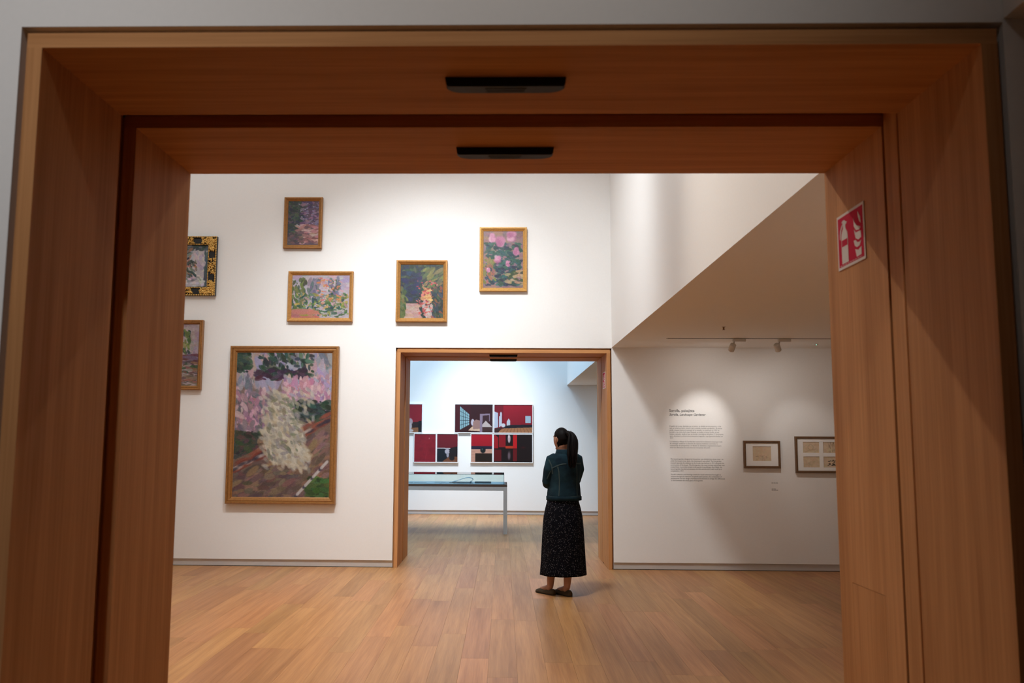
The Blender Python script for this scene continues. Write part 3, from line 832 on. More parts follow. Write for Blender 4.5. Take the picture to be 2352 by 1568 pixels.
# ------------------------------------------------------------------ framed drawings under the low ceiling
def sketch(seed, kind):
    a = Art(60, 48, (214, 192, 162), seed)
    a.strokes(60, (0, 0, 1, 1), [(216, 194, 166), (208, 184, 152), (220, 200, 172)], 0.1, 1.8, 0, 1.5, 6, 0.5)
    ink = (128, 106, 84)
    if kind == 0:
        for k in range(16):
            x = a.r.uniform(.15, .85); a.ell(x, a.r.uniform(.62, .78), .05, .008, ink, 0.5, a.r.uniform(-.3, .3), .6)
        for k in range(10):
            a.ell(a.r.uniform(.2, .8), a.r.uniform(.72, .9), .008, .07, ink, 0.5, a.r.uniform(-.2, .2), .5)
    elif kind == 1:
        for k in range(26):
            q = 2 * PI * k / 26
            a.ell(.48 + .16 * math.cos(q), .5 + .22 * math.sin(q), .02, .012, ink, .5, q, .7)
        for k in range(8): a.ell(.2 + .08 * k, .85 - .03 * k, .05, .008, ink, .5, -.2, .6)
    elif kind == 2:
        for k in range(14): a.ell(a.r.uniform(.3, .8), a.r.uniform(.1, .9), .01, .12, (90, 72, 60), .5, a.r.uniform(-.3, .3), .7)
    elif kind == 3:
        for k in range(12): a.ell(a.r.uniform(.1, .9), a.r.uniform(.4, .8), .06, .008, ink, .5, a.r.uniform(-.2, .2), .5)
    else:
        for k in range(26): a.ell(a.r.uniform(.3, .9), a.r.uniform(.35, .8), .05, .03, (44, 38, 34), .5, a.r.uniform(-.5, .5), .8)
    return a

P_SK = [(0, 0), (0, 0.036), (0.004, 0.042), (0.018, 0.042), (0.026, 0.030), (0.026, 0.0)]
def drawing(x0, x1, z0, z1, wins, label):
    w, h = x1 - x0, z1 - z0
    t = thing('framed_drawing', label, 'drawing', ((x0 + x1) / 2, Y2F, (z0 + z1) / 2), 0, 'framed drawings below the low ceiling')
    obj('frame', MB().frame(w, h, P_SK), WALNUT, t)
    # mat board with real windows
    xs = sorted({-w / 2 + 0.02, w / 2 - 0.02} | {q for v in wins for q in (v[0], v[1])})
    zs = sorted({-h / 2 + 0.02, h / 2 - 0.02} | {q for v in wins for q in (v[2], v[3])})
    mb = MB()
    for i in range(len(xs) - 1):
        for j in range(len(zs) - 1):
            cx, cz = (xs[i] + xs[i + 1]) / 2, (zs[j] + zs[j + 1]) / 2
            if any(v[0] < cx < v[1] and v[2] < cz < v[3] for v in wins): continue
            mb.box(xs[i], xs[i + 1], -0.024, -0.020, zs[j], zs[j + 1])
    obj('mat_board', mb, MATBOARD, t)
    obj('backing', MB().box(-w / 2 + 0.02, w / 2 - 0.02, -0.016, 0, -h / 2 + 0.02, h / 2 - 0.02), MATBOARD, t)
    for k, v in enumerate(wins):
        me = sketch(30 + k + len(wins), 0 if len(wins) == 1 else k + 1).mesh('sketch', v[1] - v[0] + 0.006, v[3] - v[2] + 0.006, 0)
        obj('sketch', me, SKETCH, t, loc=((v[0] + v[1]) / 2, -0.018, (v[2] + v[3]) / 2))
drawing(2.863, 3.294, 1.196, 1.518, [(-0.108, 0.108, -0.076, 0.094)], 'small brown-framed drawing with one tan sketch on a white mat')
cw = 0.19
drawing(3.472, 4.092, 1.144, 1.573, [(-0.217, -0.027, 0.022, 0.150), (0.020, 0.210, 0.022, 0.150), (-0.217, -0.027, -0.150, -0.022), (0.020, 0.210, -0.150, -0.022)],
        'larger brown-framed set of four tan sketches cut by the right jamb')
t = thing('caption_label', 'small white caption card below the framed drawings', 'label', (3.235, Y2F, 0.978))
obj('card', MB().box(-0.057, 0.057, -0.002, 0, -0.063, 0.063), MATBOARD, t)
for z, n in ((0.044, 3), (-0.026, 2), (-0.040, 3)):
    for k in range(n):
        obj('printed_line', MB().box(-0.048 + k * 0.026, -0.048 + k * 0.026 + 0.022, -0.0026, -0.002, z - 0.003, z + 0.003), INK_G, t)

# ------------------------------------------------------------------ wall text
wt = thing('wall_text', 'black exhibition text with two headings on the white wall', 'wall text', (1.996, Y2F, 1.0))
def text_mesh(name, body, width, mat, x, ztop, italic=False, bold=0.0, line=None, size=None):
    cu = bpy.data.curves.new(name, 'FONT')
    cu.body = body; cu.size = 1.0
    cu.resolution_u = 2; cu.fill_mode = 'FRONT' if False else cu.fill_mode
    cu.shear = 0.22 if italic else 0.0
    cu.offset = bold
    cu.space_line = 1.0
    tmp = bpy.data.objects.new(name, cu); COL.objects.link(tmp)
    bpy.context.view_layer.update()
    me = bpy.data.meshes.new_from_object(tmp.evaluated_get(bpy.context.evaluated_depsgraph_get()))
    bpy.data.objects.remove(tmp); bpy.data.curves.remove(cu)
    xs = [v.co.x for v in me.vertices]; ys = [v.co.y for v in me.vertices]
    s = size if size else width / (max(xs) - min(xs))
    sz = s if line is None else line
    y1 = max(ys); x0 = min(xs)
    for v in me.vertices:
        v.co = Vector(((v.co.x - x0) * s + x, -0.0008, (v.co.y - y1) * sz + ztop))
    me.name = name
    return obj(name, me, mat, wt), s
Z0 = -1.0
text_mesh('heading', 'Sorolla, paisajista', 0.300, INK, 0.0, 1.888 + Z0, False, 0.012)
text_mesh('heading', 'Sorolla, Landscape Gardener', 0.435, INK, 0.0, 1.838 + Z0, True, 0.014)
P1 = ("El jardín de la casa, diseñado por el pintor, se dividió en tres espacios –a los\nque se sumaría el patio interior de la vivienda, también ajardinado–. El primer\n"
      "jardín, situado frente a la entrada de la vivienda, se construyó en 1911 en\nparalelo a las obras de la casa. Después se realizó el tercer jardín, el más\n"
      "íntimo y privado, desde el que se accede a los talleres del pintor. Y, finalmente,\nentre el primero y el tercero se levantó el segundo, cuya ejecución finalizó en\n1917.")
P2 = ("Los bocetos y dibujos de Sorolla dan cuenta de la coherencia visual que trató\nde conseguir mediante la selección de especies botánicas concretas, la\n"
      "composición de perspectivas y el diseño de elementos arquitectónicos para\nsalvar las diferencias de cota entre las tres partes del jardín.")
P3 = ("The house's garden, designed by the painter, was divided into three areas – to\nwhich the house's inner patio, also landscaped, was added. The first garden,\n"
      "situated opposite the entrance to the house, was laid out in 1911 alongside the\nconstruction of the house. The third garden, the most intimate and private, was\n"
      "created later; it provides access to the painter's workshops. And, finally, the\nsecond garden was laid out between the first and the third, with work on it\ncompleted in 1917.")
P4 = ("Sorolla's sketches and drawings reveal the visual coherence he sought to\nachieve through the selection of specific plant species, the composition of\n"
      "perspectives and the design of architectural elements to bridge the differences\nin level between the three parts of the garden.")
_, s1 = text_mesh('paragraph', P1, 0.640, INK_G, 0.0, 1.694 + Z0, False, 0.0, line=0.0236)
text_mesh('paragraph', P2, 0, INK_G, 0.0, 1.512 + Z0, False, 0.0, line=0.0236, size=s1)
text_mesh('paragraph', P3, 0.640, INK_D, 0.004, 1.306 + Z0, True, 0.002, line=0.0236)
text_mesh('paragraph', P4, 0.640, INK_D, 0.004, 1.124 + Z0, True, 0.002, line=0.0236)

# ------------------------------------------------------------------ spotlights on their track, sprinkler, detector
tk = thing('light_track', 'thin dark lighting track in the low ceiling', 'track', (1.80, 9.465, ZM))
obj('channel', MB().box(0, 3.2, -0.008, 0.008, -0.004, 0), BLACK, tk)
obj('end_cap', MB().box(-0.012, 0, -0.010, 0.010, -0.006, 0), WPLAST, tk)
def track_spot(x, target, power, angle, label, blend):
    t = thing('track_spotlight', label, 'spotlight', (x, 9.465, ZM), 0, 'white spotlights on the low ceiling track')
    obj('adapter', MB().bbox(-0.005, 0.135, -0.017, 0.017, -0.036, -0.004, 0.003), WPLAST, t)
    head = Vector((-0.012, 0.0, -0.098))
    obj('stem', MB().tube([(0.012, 0, -0.036), (0.006, 0, -0.060), (-0.004, 0, -0.075)], [0.008, 0.008, 0.008], 10), WPLAST, t)
    d = (Vector(target) - (Vector((x, 9.465, ZM)) + head)).normalized()
    def pt(s): return head + d * s
    prof = [(-0.045, 0.020), (-0.042, 0.030), (-0.038, 0.033), (0.040, 0.034), (0.042, 0.034)]
    hb = MB()
    ref = Vector((1, 0, 0)); a = (ref - d * ref.dot(d)).normalized(); b = d.cross(a)
    rings = [[pt(s) + (a * math.cos(2 * PI * j / 20) + b * math.sin(2 * PI * j / 20)) * r for j in range(20)] for s, r in prof + [(0.042, 0.029), (0.010, 0.027)]]
    hb.loft(rings, 0, True, True, True)
    hd = obj('head', hb, WPLAST, t)
    lens = MB().loft([[pt(0.012) + (a * math.cos(2 * PI * j / 16) + b * math.sin(2 * PI * j / 16)) * r for j in range(16)] for r in (0.027, 0.004)], 0, False, False, True)
    obj('lens', lens, plain('lens_glass', (0.9, 0.88, 0.8, 1), 0.2), t)
    pw = Vector((x, 9.465, ZM)) + pt(0.060)
    spot('track_spot_light', pw, target, power, (1.0, 0.97, 0.94), angle, blend, 0.02)
    spot('track_spot_halo', pw, target, 10, (1.0, 0.95, 0.90), 135, 1.0, 0.02)
track_spot(2.515, (2.36, Y2F, 1.66), 34, 44, 'white track spotlight aimed at the wall text', 0.9)
track_spot(3.005, (3.68, Y2F, 1.36), 11.0, 50, 'white track spotlight aimed at the framed drawings', 0.8)
sp = thing('sprinkler', 'small brass sprinkler head in the low ceiling', 'sprinkler', (2.164, 8.481, ZM))
obj('escutcheon', MB().loft([[(r * math.cos(2 * PI * j / 16), r * math.sin(2 * PI * j / 16), z) for j in range(16)] for r, z in ((0.022, 0), (0.022, -0.003), (0.012, -0.006))], 0, True), WPLAST, sp)
BRASS = plain('brass', (0.20, 0.10, 0.04, 1), 0.35, metal=0.8)
obj('body', MB().tube([(0, 0, -0.004), (0, 0, -0.018), (0, 0, -0.030)], [0.010, 0.008, 0.005], 10), BRASS, sp)
obj('deflector', MB().loft([[(r * math.cos(2 * PI * j / 12), r * math.sin(2 * PI * j / 12), z) for j in range(12)] for r, z in ((0.014, -0.030), (0.015, -0.033))], 0, False), BRASS, sp)
dt = thing('detector', 'tiny ceiling detector with a green light', 'detector', (3.60, 10.0, ZM))
obj('housing', MB().loft([[(r * math.cos(2 * PI * j / 18), r * math.sin(2 * PI * j / 18), z) for j in range(18)] for r, z in ((0.03, 0), (0.03, -0.006), (0.022, -0.012))], 0, True), WPLAST, dt)
obj('indicator', MB().ball((0, -0.024, -0.011), 0.004, 0.004, 0.004, 8, 6), emit('green_led', (0.2, 1.0, 0.6, 1), 3.0), dt)

# ------------------------------------------------------------------ photographs in the far gallery
RED, RED_D, RED_B, INKB = (150, 22, 40), (84, 14, 26), (190, 20, 36), (18, 14, 20)
def photo(k):
    a = Art(88, 64, RED, 40 + k)
    if k in (4, 5, 6): a = Art(60, 76, RED, 40 + k)
    if k == 1:
        a.poly([(.45, 0), (.62, 0), (.62, .62), (.45, .7)], RED_D); a.poly([(.5, 0), (.62, 0), (.6, .3), (.5, .3)], (196, 196, 210))
        a.poly([(0, .7), (1, .62), (1, 1), (0, 1)], (46, 26, 26)); a.poly([(.4, .86), (.95, .82), (.95, 1), (.3, 1)], (150, 96, 60))
        a.ell(.68, .62, .07, .12, (190, 170, 176)); a.ell(.67, .78, .06, .12, (206, 196, 200)); a.ell(.68, .93, .09, .05, (214, 206, 206)); a.poly([(.9, .6), (1, .58), (1, 1), (.9, 1)], INKB)
    elif k == 2:
        a.grad(0, 1, (70, 16, 28), (48, 16, 22)); a.poly([(0, 0), (.14, 0), (.14, 1), (0, 1)], (74, 16, 26))
        a.poly([(.42, 0), (1, 0), (1, .7), (.42, .6)], (56, 20, 26))
        a.poly([(.14, .08), (.38, .36), (.38, .72), (.14, .9)], (150, 190, 200))
        for q in range(1, 5):
            x = .14 + .24 * q / 5; a.poly([(x - .006, .05 + .28 * q / 5), (x + .006, .05 + .28 * q / 5), (x + .006, .95), (x - .006, .95)], (16, 22, 30))
        for q in range(1, 5):
            f = q / 5; a.poly([(.14, .08 + .82 * f - .008), (.38, .36 + .36 * f - .008), (.38, .36 + .36 * f + .008), (.14, .08 + .82 * f + .008)], (16, 22, 30))
        a.poly([(.14, .9), (.42, .7), (.42, 1), (.14, 1)], (56, 22, 24)); a.poly([(.36, .92), (.46, .78), (.66, .82), (.66, .95)], (226, 190, 160))
        a.ell(.47, .64, .045, .12, (206, 200, 214)); a.poly([(.48, .62), (.56, .54), (.66, .58), (.66, .86), (.48, .88)], (166, 128, 120))
        a.poly([(.66, .34), (.92, .33), (.92, .6), (.72, .62), (.72, 1), (.66, 1)], (150, 130, 150)); a.poly([(.73, .4), (.9, .38), (.9, .6), (.73, .62)], (62, 34, 40))
        a.poly([(.72, .72), (.81, .58), (.98, .8), (.72, .8)], (206, 190, 186)); a.poly([(.72, .8), (1, .8), (1, 1), (.72, 1)], (70, 44, 42))
    elif k == 3:
        a.grad(0, .72, (170, 24, 44), (140, 20, 38)); a.poly([(0, 0), (.24, 0), (.24, .7), (0, .9)], (126, 18, 36))
        a.poly([(.3, .72), (1, .70), (1, .82), (.2, .86)], (26, 26, 36)); a.poly([(.24, .84), (1, .80), (1, 1), (.05, 1)], (176, 120, 82))
        for q in range(9): a.poly([(.3 + .075 * q, .83), (.315 + .075 * q, .83), (.22 + .10 * q, 1), (.2 + .10 * q, 1)], (120, 74, 52), .6)
        a.poly([(0, .86), (.24, .78), (.1, 1), (0, 1)], (60, 34, 32))
        a.poly([(0, .24), (.10, .3), (.11, .8), (0, .84)], (196, 206, 224)); a.poly([(.13, .42), (.2, .38), (.2, .74), (.13, .8)], (206, 212, 226))
        a.ell(.18, .35, .025, .09, (210, 212, 226)); a.ell(.24, .73, .055, .07, (220, 222, 230)); a.poly([(.33, .6), (.38, .49), (.42, .58), (.42, .72), (.33, .74)], (206, 208, 220))
        a.poly([(.81, .40), (.95, .40), (.95, .64), (.81, .64)], (176, 200, 216))
    elif k == 4:
        a.strokes(80, (0, 0, 1, 1), [(146, 22, 40), (134, 20, 36), (156, 28, 46)], .1, 1.5, 0, 1.5, 5, .4)
        a.poly([(.66, .19), (.69, .13), (.71, .19)], (220, 130, 130)); a.ell(.55, .78, .02, .13, (170, 50, 62), .5, .2, .6); a.poly([(0, .88), (1, .92), (1, .94), (0, .9)], (120, 18, 32), .7)
    elif k == 5:
        a.grad(0, .5, (126, 22, 38), (110, 22, 36)); a.poly([(0, .5), (.66, .5), (.66, 1), (0, 1)], (18, 26, 38)); a.poly([(.6, .5), (1, .44), (1, 1), (.6, 1)], (30, 20, 26))
        a.poly([(0, .49), (.64, .50), (.64, .53), (0, .52)], (214, 208, 216)); a.ell(.5, .62, .12, .09, (196, 190, 204)); a.ell(.52, .74, .06, .09, (170, 166, 178))
        a.poly([(.3, .95), (.6, .8), (1, .8), (1, 1), (.3, 1)], (122, 72, 48)); a.ell(.75, .62, .16, .06, (20, 22, 30)); a.ell(.72, .85, .12, .08, (24, 24, 30))
    elif k == 6:
        a.grad(0, .45, (190, 20, 40), (170, 18, 36)); a.poly([(0, .43), (1, .43), (1, .54), (0, .54)], (36, 30, 54)); a.poly([(0, .54), (1, .53), (1, 1), (0, 1)], (214, 160, 138))
        for q in range(4): a.poly([(0, .62 + .1 * q), (.2, .62 + .1 * q), (.2, .63 + .1 * q), (0, .63 + .1 * q)], (170, 116, 98), .7)
        a.poly([(.2, .68), (1, .68), (1, .98), (.2, .98)], (36, 24, 18)); a.ell(.56, .57, .12, .10, (14, 24, 28)); a.ell(.53, .54, .03, .03, (60, 90, 96))
    else:
        a.a[:] = (22, 10, 14)
        a.poly([(.02, 0), (.12, .12), (.12, .5), (.02, .5)], (170, 20, 34)); a.poly([(.14, .0), (.31, 0), (.31, .46), (.14, .46)], (150, 16, 30)); a.poly([(.5, 0), (.6, 0), (.6, .5), (.5, .5)], (206, 22, 30))
        a.poly([(.31, .42), (.5, .42), (.5, .5), (.31, .5)], (196, 60, 30)); a.ell(.40, .16, .035, .15, (196, 176, 180)); a.ell(.395, .08, .022, .06, (226, 214, 214))
        a.poly([(.02, .55), (.2, .55), (.2, .95), (.02, .95)], (100, 14, 24)); a.poly([(.5, .53), (.6, .53), (.6, .95), (.5, .95)], (110, 14, 24)); a.ell(.40, .76, .035, .14, (110, 92, 100), .4)
        a.ell(.76, .47, .05, .03, (70, 14, 22), .8)
    return a
P_PH = [(0, 0), (0, 0.046), (0.014, 0.046), (0.014, 0.036), (0.014, 0)]
ph = [(-2.43, -1.64, 1.636, 2.232, 1, 'red photograph of a wrapped statue, cut by the left edge of the doorway'),
      (-0.990, -0.192, 1.640, 2.234, 2, 'red photograph with a window grid and wrapped crates, upper row'),
      (-0.186, 0.618, 1.636, 2.230, 3, 'red photograph of an empty room with pale wrapped pieces, upper right'),
      (-1.814, -1.352, 1.034, 1.628, 4, 'nearly plain red photograph, leftmost of the lower row'),
      (-1.350, -0.903, 1.036, 1.630, 5, 'photograph of a dark red room with a white ledge'),
      (-0.655, -0.200, 1.036, 1.632, 6, 'photograph of a black head on a box against red'),
      (-0.194, 0.614, 1.040, 1.628, 7, 'darkest photograph, red strips on black, lower right')]
for x0, x1, z0, z1, k, lab in ph:
    painting('framed_photograph', x0, x1, z0, z1, photo(k), P_PH, 0.014, 0.034, [WFRAME], lab, 'photograph', 'white-framed photographs in the far gallery', Y3, 'print', PRINT)

# ------------------------------------------------------------------ glass display table
vx1, vx0, vy0, vy1 = 0.075, -2.75, 14.165, 15.09
dc = thing('display_table', 'long white display table with a low glass case', 'display case', ((vx0 + vx1) / 2, (vy0 + vy1) / 2, 0))
hx, hy = (vx1 - vx0) / 2, (vy1 - vy0) / 2
for sx in (-1, 1):
    for sy in (-1, 1):
        xa, xb = (hx - 0.060, hx) if sx > 0 else (-hx, -hx + 0.060)
        ya, yb = (hy - 0.060, hy) if sy > 0 else (-hy, -hy + 0.060)
        obj('leg', MB().bbox(xa, xb, ya, yb, 0, 0.752, 0.002), TABLE_W, dc)
for sy in (-1, 1):
    ya, yb = (hy - 0.040, hy) if sy > 0 else (-hy, -hy + 0.040)
    obj('apron', MB().box(-hx + 0.060, hx - 0.060, ya, yb, 0.690, 0.752), TABLE_W, dc)
for sx in (-1, 1):
    xa, xb = (hx - 0.040, hx) if sx > 0 else (-hx, -hx + 0.040)
    obj('apron', MB().box(xa, xb, -hy + 0.060, hy - 0.060, 0.690, 0.752), TABLE_W, dc)
obj('table_board', MB().box(-hx, hx, -hy, hy, 0.752, 0.787), TABLE_E, dc)
obj('display_bed', MB().box(-hx + 0.03, hx - 0.03, -hy + 0.03, hy - 0.03, 0.787, 0.791), PAPER, dc)
gx, gy, gt, gz = hx - 0.048, hy - 0.022, 0.006, 0.950
def pane(x0, x1, y0, y1, z0, z1, thin):
    mb = MB()
    mb.box(x0, x1, y0, y1, z0, z1)
    # narrow faces show the green glass edge
    for k, f in enumerate(mb.f):
        nrm = ['z', 'z', 'y', 'x', 'y', 'x'][k]
        mb.m[k] = 0 if nrm == thin else 1
    obj('glass_pane', mb, [GLASS, GLASS_E], dc)
pane(-gx, gx, -gy, gy, gz - gt, gz, 'z')
pane(-gx, gx, -gy, -gy + gt, 0.7875, gz - gt, 'y')
pane(-gx, gx, gy - gt, gy, 0.7875, gz - gt, 'y')
pane(gx - gt, gx, -gy + gt, gy - gt, 0.7875, gz - gt, 'x')
pane(-gx, -gx + gt, -gy + gt, gy - gt, 0.7875, gz - gt, 'x')
BZ = 0.791
def leaflet(x, y, w, d, rz, label, mat=None):
    t = thing('leaflet', label, 'leaflet', (x, y, BZ), rz, 'papers in the display table')
    obj('sheet', MB().box(-w / 2, w / 2, -d / 2, d / 2, 0, 0.003), PAPER, t)
    obj('printed_block', MB().box(-w * 0.36, w * 0.36, -d * 0.30, d * 0.36, 0.003, 0.0034), mat or GREYBOOK, t)
leaflet(-1.62, 14.62, 0.34, 0.26, 0.05, 'dark printed leaflet farthest left in the display table')
leaflet(-1.36, 14.50, 0.28, 0.20, -0.08, 'pale leaflet second from the left in the display table', plain('grey_print', (0.30, 0.33, 0.36, 1), 0.6))
leaflet(-1.05, 14.72, 0.26, 0.20, 0.04, 'leaflet third from the left in the display table', plain('blue_grey_print', (0.22, 0.26, 0.30, 1), 0.6))
leaflet(-0.93, 14.45, 0.24, 0.18, 0.0, 'pale leaflet in front of the open booklet', plain('light_print', (0.45, 0.48, 0.52, 1), 0.6))
# open booklet with one page curling over
bk = thing('open_booklet', 'open booklet with a curling page in the display table', 'booklet', (-0.66, 14.55, BZ), 0.0)
obj('cover', MB().box(-0.22, 0.14, -0.13, 0.13, 0, 0.008), GREYBOOK, bk)
obj('page_block', MB().box(-0.20, 0.12, -0.125, 0.125, 0.008, 0.016), PAPER, bk)
curve = [(-0.18, 0.017), (-0.10, 0.034), (-0.02, 0.062), (0.05, 0.084), (0.11, 0.090), (0.155, 0.078), (0.170, 0.055), (0.155, 0.032), (0.12, 0.020)]
rings = []
for i, (x, z) in enumerate(curve):
    rings.append([(x, -0.122, z), (x, 0.122, z), (x - 0.002, 0.122, z + 0.004), (x - 0.002, -0.122, z + 0.004)])
obj('curled_page', MB().loft(rings, 0, True), PAPER, bk)
gb = thing('grey_book', 'closed dark grey book beside the open booklet', 'book', (-0.325, 14.56, BZ), 0.0)
obj('cover', MB().bbox(-0.135, 0.135, -0.10, 0.10, 0, 0.024, 0.003), GREYBOOK, gb)
obj('page_block', MB().box(-0.131, 0.137, -0.096, 0.096, 0.004, 0.020), PAPER, gb)
#---SECTION4
# ------------------------------------------------------------------ the visitor
def remeshed(mb, name, voxel, smooth=6, factor=0.5):
    tmp = bpy.data.objects.new('tmp', mb.mesh('tmp')); COL.objects.link(tmp)
    md = tmp.modifiers.new('r', 'REMESH'); md.mode = 'VOXEL'; md.voxel_size = voxel; md.use_smooth_shade = True
    ms = tmp.modifiers.new('s', 'SMOOTH'); ms.iterations = smooth; ms.factor = factor
    bpy.context.view_layer.update()
    me = bpy.data.meshes.new_from_object(tmp.evaluated_get(bpy.context.evaluated_depsgraph_get()))
    bpy.data.objects.remove(tmp)
    me.name = name
    return me

SKIN = plain('skin', (0.40, 0.20, 0.13, 1), 0.5, vary=0.06, scale=30)
HAIR = plain('dark_brown_hair', (0.0055, 0.004, 0.004, 1), 0.5, vary=0.4, scale=120, spec=0.08)
SHOE = plain('brown_suede', (0.055, 0.034, 0.015, 1), 0.85, vary=0.2, scale=80)
STITCH = plain('pale_denim_seam', (0.050, 0.075, 0.078, 1), 0.9, spec=0.1, vary=0.3, scale=200)
def denim_mat():
    m, nt, b = mat_new('dark_denim')
    tc = N(nt, 'ShaderNodeTexCoord')
    n1 = N(nt, 'ShaderNodeTexNoise'); n1.inputs['Scale'].default_value = 9; n1.inputs['Detail'].default_value = 6
    n2 = N(nt, 'ShaderNodeTexNoise'); n2.inputs['Scale'].default_value = 260
    nt.links.new(tc.outputs['Object'], n1.inputs['Vector']); nt.links.new(tc.outputs['Object'], n2.inputs['Vector'])
    mx = N(nt, 'ShaderNodeMath', operation='MULTIPLY_ADD'); mx.inputs[1].default_value = 0.3
    nt.links.new(n2.outputs['Fac'], mx.inputs[0]); nt.links.new(n1.outputs['Fac'], mx.inputs[2])
    rp = N(nt, 'ShaderNodeValToRGB')
    rp.color_ramp.elements[0].position = 0.45; rp.color_ramp.elements[0].color = (0.004, 0.012, 0.021, 1)
    rp.color_ramp.elements[1].position = 0.85; rp.color_ramp.elements[1].color = (0.014, 0.042, 0.058, 1)
    nt.links.new(mx.outputs[0], rp.inputs['Fac']); nt.links.new(rp.outputs['Color'], b.inputs['Base Color'])
    b.inputs['Roughness'].default_value = 0.9; b.inputs['Specular IOR Level'].default_value = 0.15
    bp = N(nt, 'ShaderNodeBump'); bp.inputs['Strength'].default_value = 0.25; bp.inputs['Distance'].default_value = 0.02
    nt.links.new(n1.outputs['Fac'], bp.inputs['Height']); nt.links.new(bp.outputs['Normal'], b.inputs['Normal'])
    return m
DENIM = denim_mat()
def skirt_mat():
    m, nt, b = mat_new('black_dotted_cloth')
    tc = N(nt, 'ShaderNodeTexCoord')
    vo = N(nt, 'ShaderNodeTexVoronoi'); vo.inputs['Scale'].default_value = 72; vo.inputs['Randomness'].default_value = 0.8
    nt.links.new(tc.outputs['Object'], vo.inputs['Vector'])
    lt = N(nt, 'ShaderNodeMath', operation='LESS_THAN'); lt.inputs[1].default_value = 0.23
    nt.links.new(vo.outputs['Distance'], lt.inputs[0])
    mx = N(nt, 'ShaderNodeMix', data_type='RGBA')
    mx.inputs[6].default_value = (0.0025, 0.0025, 0.005, 1); mx.inputs[7].default_value = (0.14, 0.135, 0.145, 1)
    nt.links.new(lt.outputs[0], mx.inputs[0]); nt.links.new(mx.outputs[2], b.inputs['Base Color'])
    b.inputs['Roughness'].default_value = 0.85; b.inputs['Specular IOR Level'].default_value = 0.1
    return m
SKIRT = skirt_mat()

RX, RY = 0.60, 8.80
person = thing('person', 'person with a long dark ponytail in denim jacket and dotted skirt, seen from behind', 'person', (RX, RY, 0))
TH = math.radians(25)
CT = Vector((0.015, 0.0, 0))
def B(r, f, z):
    return Vector((r * math.cos(TH) - f * math.sin(TH), r * math.sin(TH) + f * math.cos(TH), z)) + CT
def ring(a, b, z, r0=0.0, f0=0.0, n=40, e=2.3, fn=None):
    out = []
    for j in range(n):
        q = 2 * PI * j / n
        c, s = math.cos(q), math.sin(q)
        k = (abs(c) ** e + abs(s) ** e) ** (-1 / e)
        if fn: k *= fn(q, z)
        out.append(B(r0 + a * c * k, f0 + b * s * k, z))
    return out

arm_L = [B(-.138, -.005, 1.318), B(-.168, .0, 1.22), B(-.170, .035, 1.10), B(-.135, .10, 1.075), B(-.04, .165, 1.105), B(.055, .180, 1.150)]
arm_R = [B(.145, -.005, 1.325), B(.172, .0, 1.22), B(.165, .045, 1.115), B(.140, .10, 1.10), B(.06, .185, 1.13), B(-.02, .195, 1.150)]
TH2 = math.radians(36)
HC = Vector((-0.006, 0.015, 1.520))
def Hd(l, f, u):      # head space: left, forward, up
    F = Vector((-math.sin(TH2), math.cos(TH2), 0)); Lf = Vector((-math.cos(TH2), -math.sin(TH2), 0))
    return HC + Lf * l + F * f + Vector((0, 0, u))

def skull(mb, grow=0.0, mat=0, keep=None):
    rings = []
    n, m = 32, 22
    for i in range(m + 1):
        t = PI * (0.015 + 0.97 * i / m)
        rg = []
        for j in range(n):
            q = 2 * PI * j / n
            l, f, u = math.sin(t) * math.sin(q), math.sin(t) * math.cos(q), -math.cos(t)
            wl, wf, wu = 0.073, 0.092, 0.112
            g = grow
            if keep: g = keep(l, f, u)
            jaw = max(0.0, -u)
            x = l * wl * (1 - 0.30 * jaw ** 1.5); y = f * wf * (1 - 0.22 * jaw ** 2)
            if f < 0: y *= 1 - 0.35 * jaw
            y += 0.014 * jaw
            rg.append(Hd(x * (1 + g), y * (1 + g), u * wu * (1 + g)))
        rings.append(rg)
    mb.loft(rings, mat)

body = MB()
skull(body)
# face: brow, nose, lips, chin, ears
body.tube([Hd(0, .088, .020), Hd(0, .100, -.010), Hd(0, .109, -.030), Hd(0, .096, -.036)], [.007, .009, .011, .007], 10)
body.tube([Hd(-.020, .078, -.062), Hd(0, .090, -.060), Hd(.020, .078, -.062)], [.004, .007, .004], 8)
body.tube([Hd(-.018, .076, -.070), Hd(0, .087, -.069), Hd(.018, .076, -.070)], [.004, .007, .004], 8)
body.ball(Hd(0, .062, -.090), .024, .024, .018, 12, 8)
for s in (-1, 1):
    body.tube([Hd(s * .012, .084, .030), Hd(s * .030, .083, .034), Hd(s * .050, .068, .028)], [.006, .007, .005], 8)
    body.tube([Hd(s * .069, -.004, .020), Hd(s * .076, -.011, .015), Hd(s * .077, -.009, -.006), Hd(s * .070, .000, -.028)], [.005, .007, .007, .005], 8)
    body.tube([Hd(s * .068, .004, .012), Hd(s * .071, .004, -.018)], [.006, .005], 8)
# neck and trunk
body.tube([Hd(0, -.020, -.05), B(0, .012, 1.42), B(0, -.005, 1.36), B(0, -.01, 1.31)], [.052, .050, .052, .062], 20)
body.loft([ring(a, b, z) for a, b, z in ((.135, .095, .80), (.136, .096, .88), (.134, .096, .96), (.138, .098, 1.05), (.148, .104, 1.14), (.158, .106, 1.23), (.155, .095, 1.30), (.120, .075, 1.345), (.060, .055, 1.375))])
body.tube(arm_L, [.046, .042, .038, .036, .031, .024], 14)
body.tube(arm_R, [.046, .042, .038, .036, .031, .024], 14)
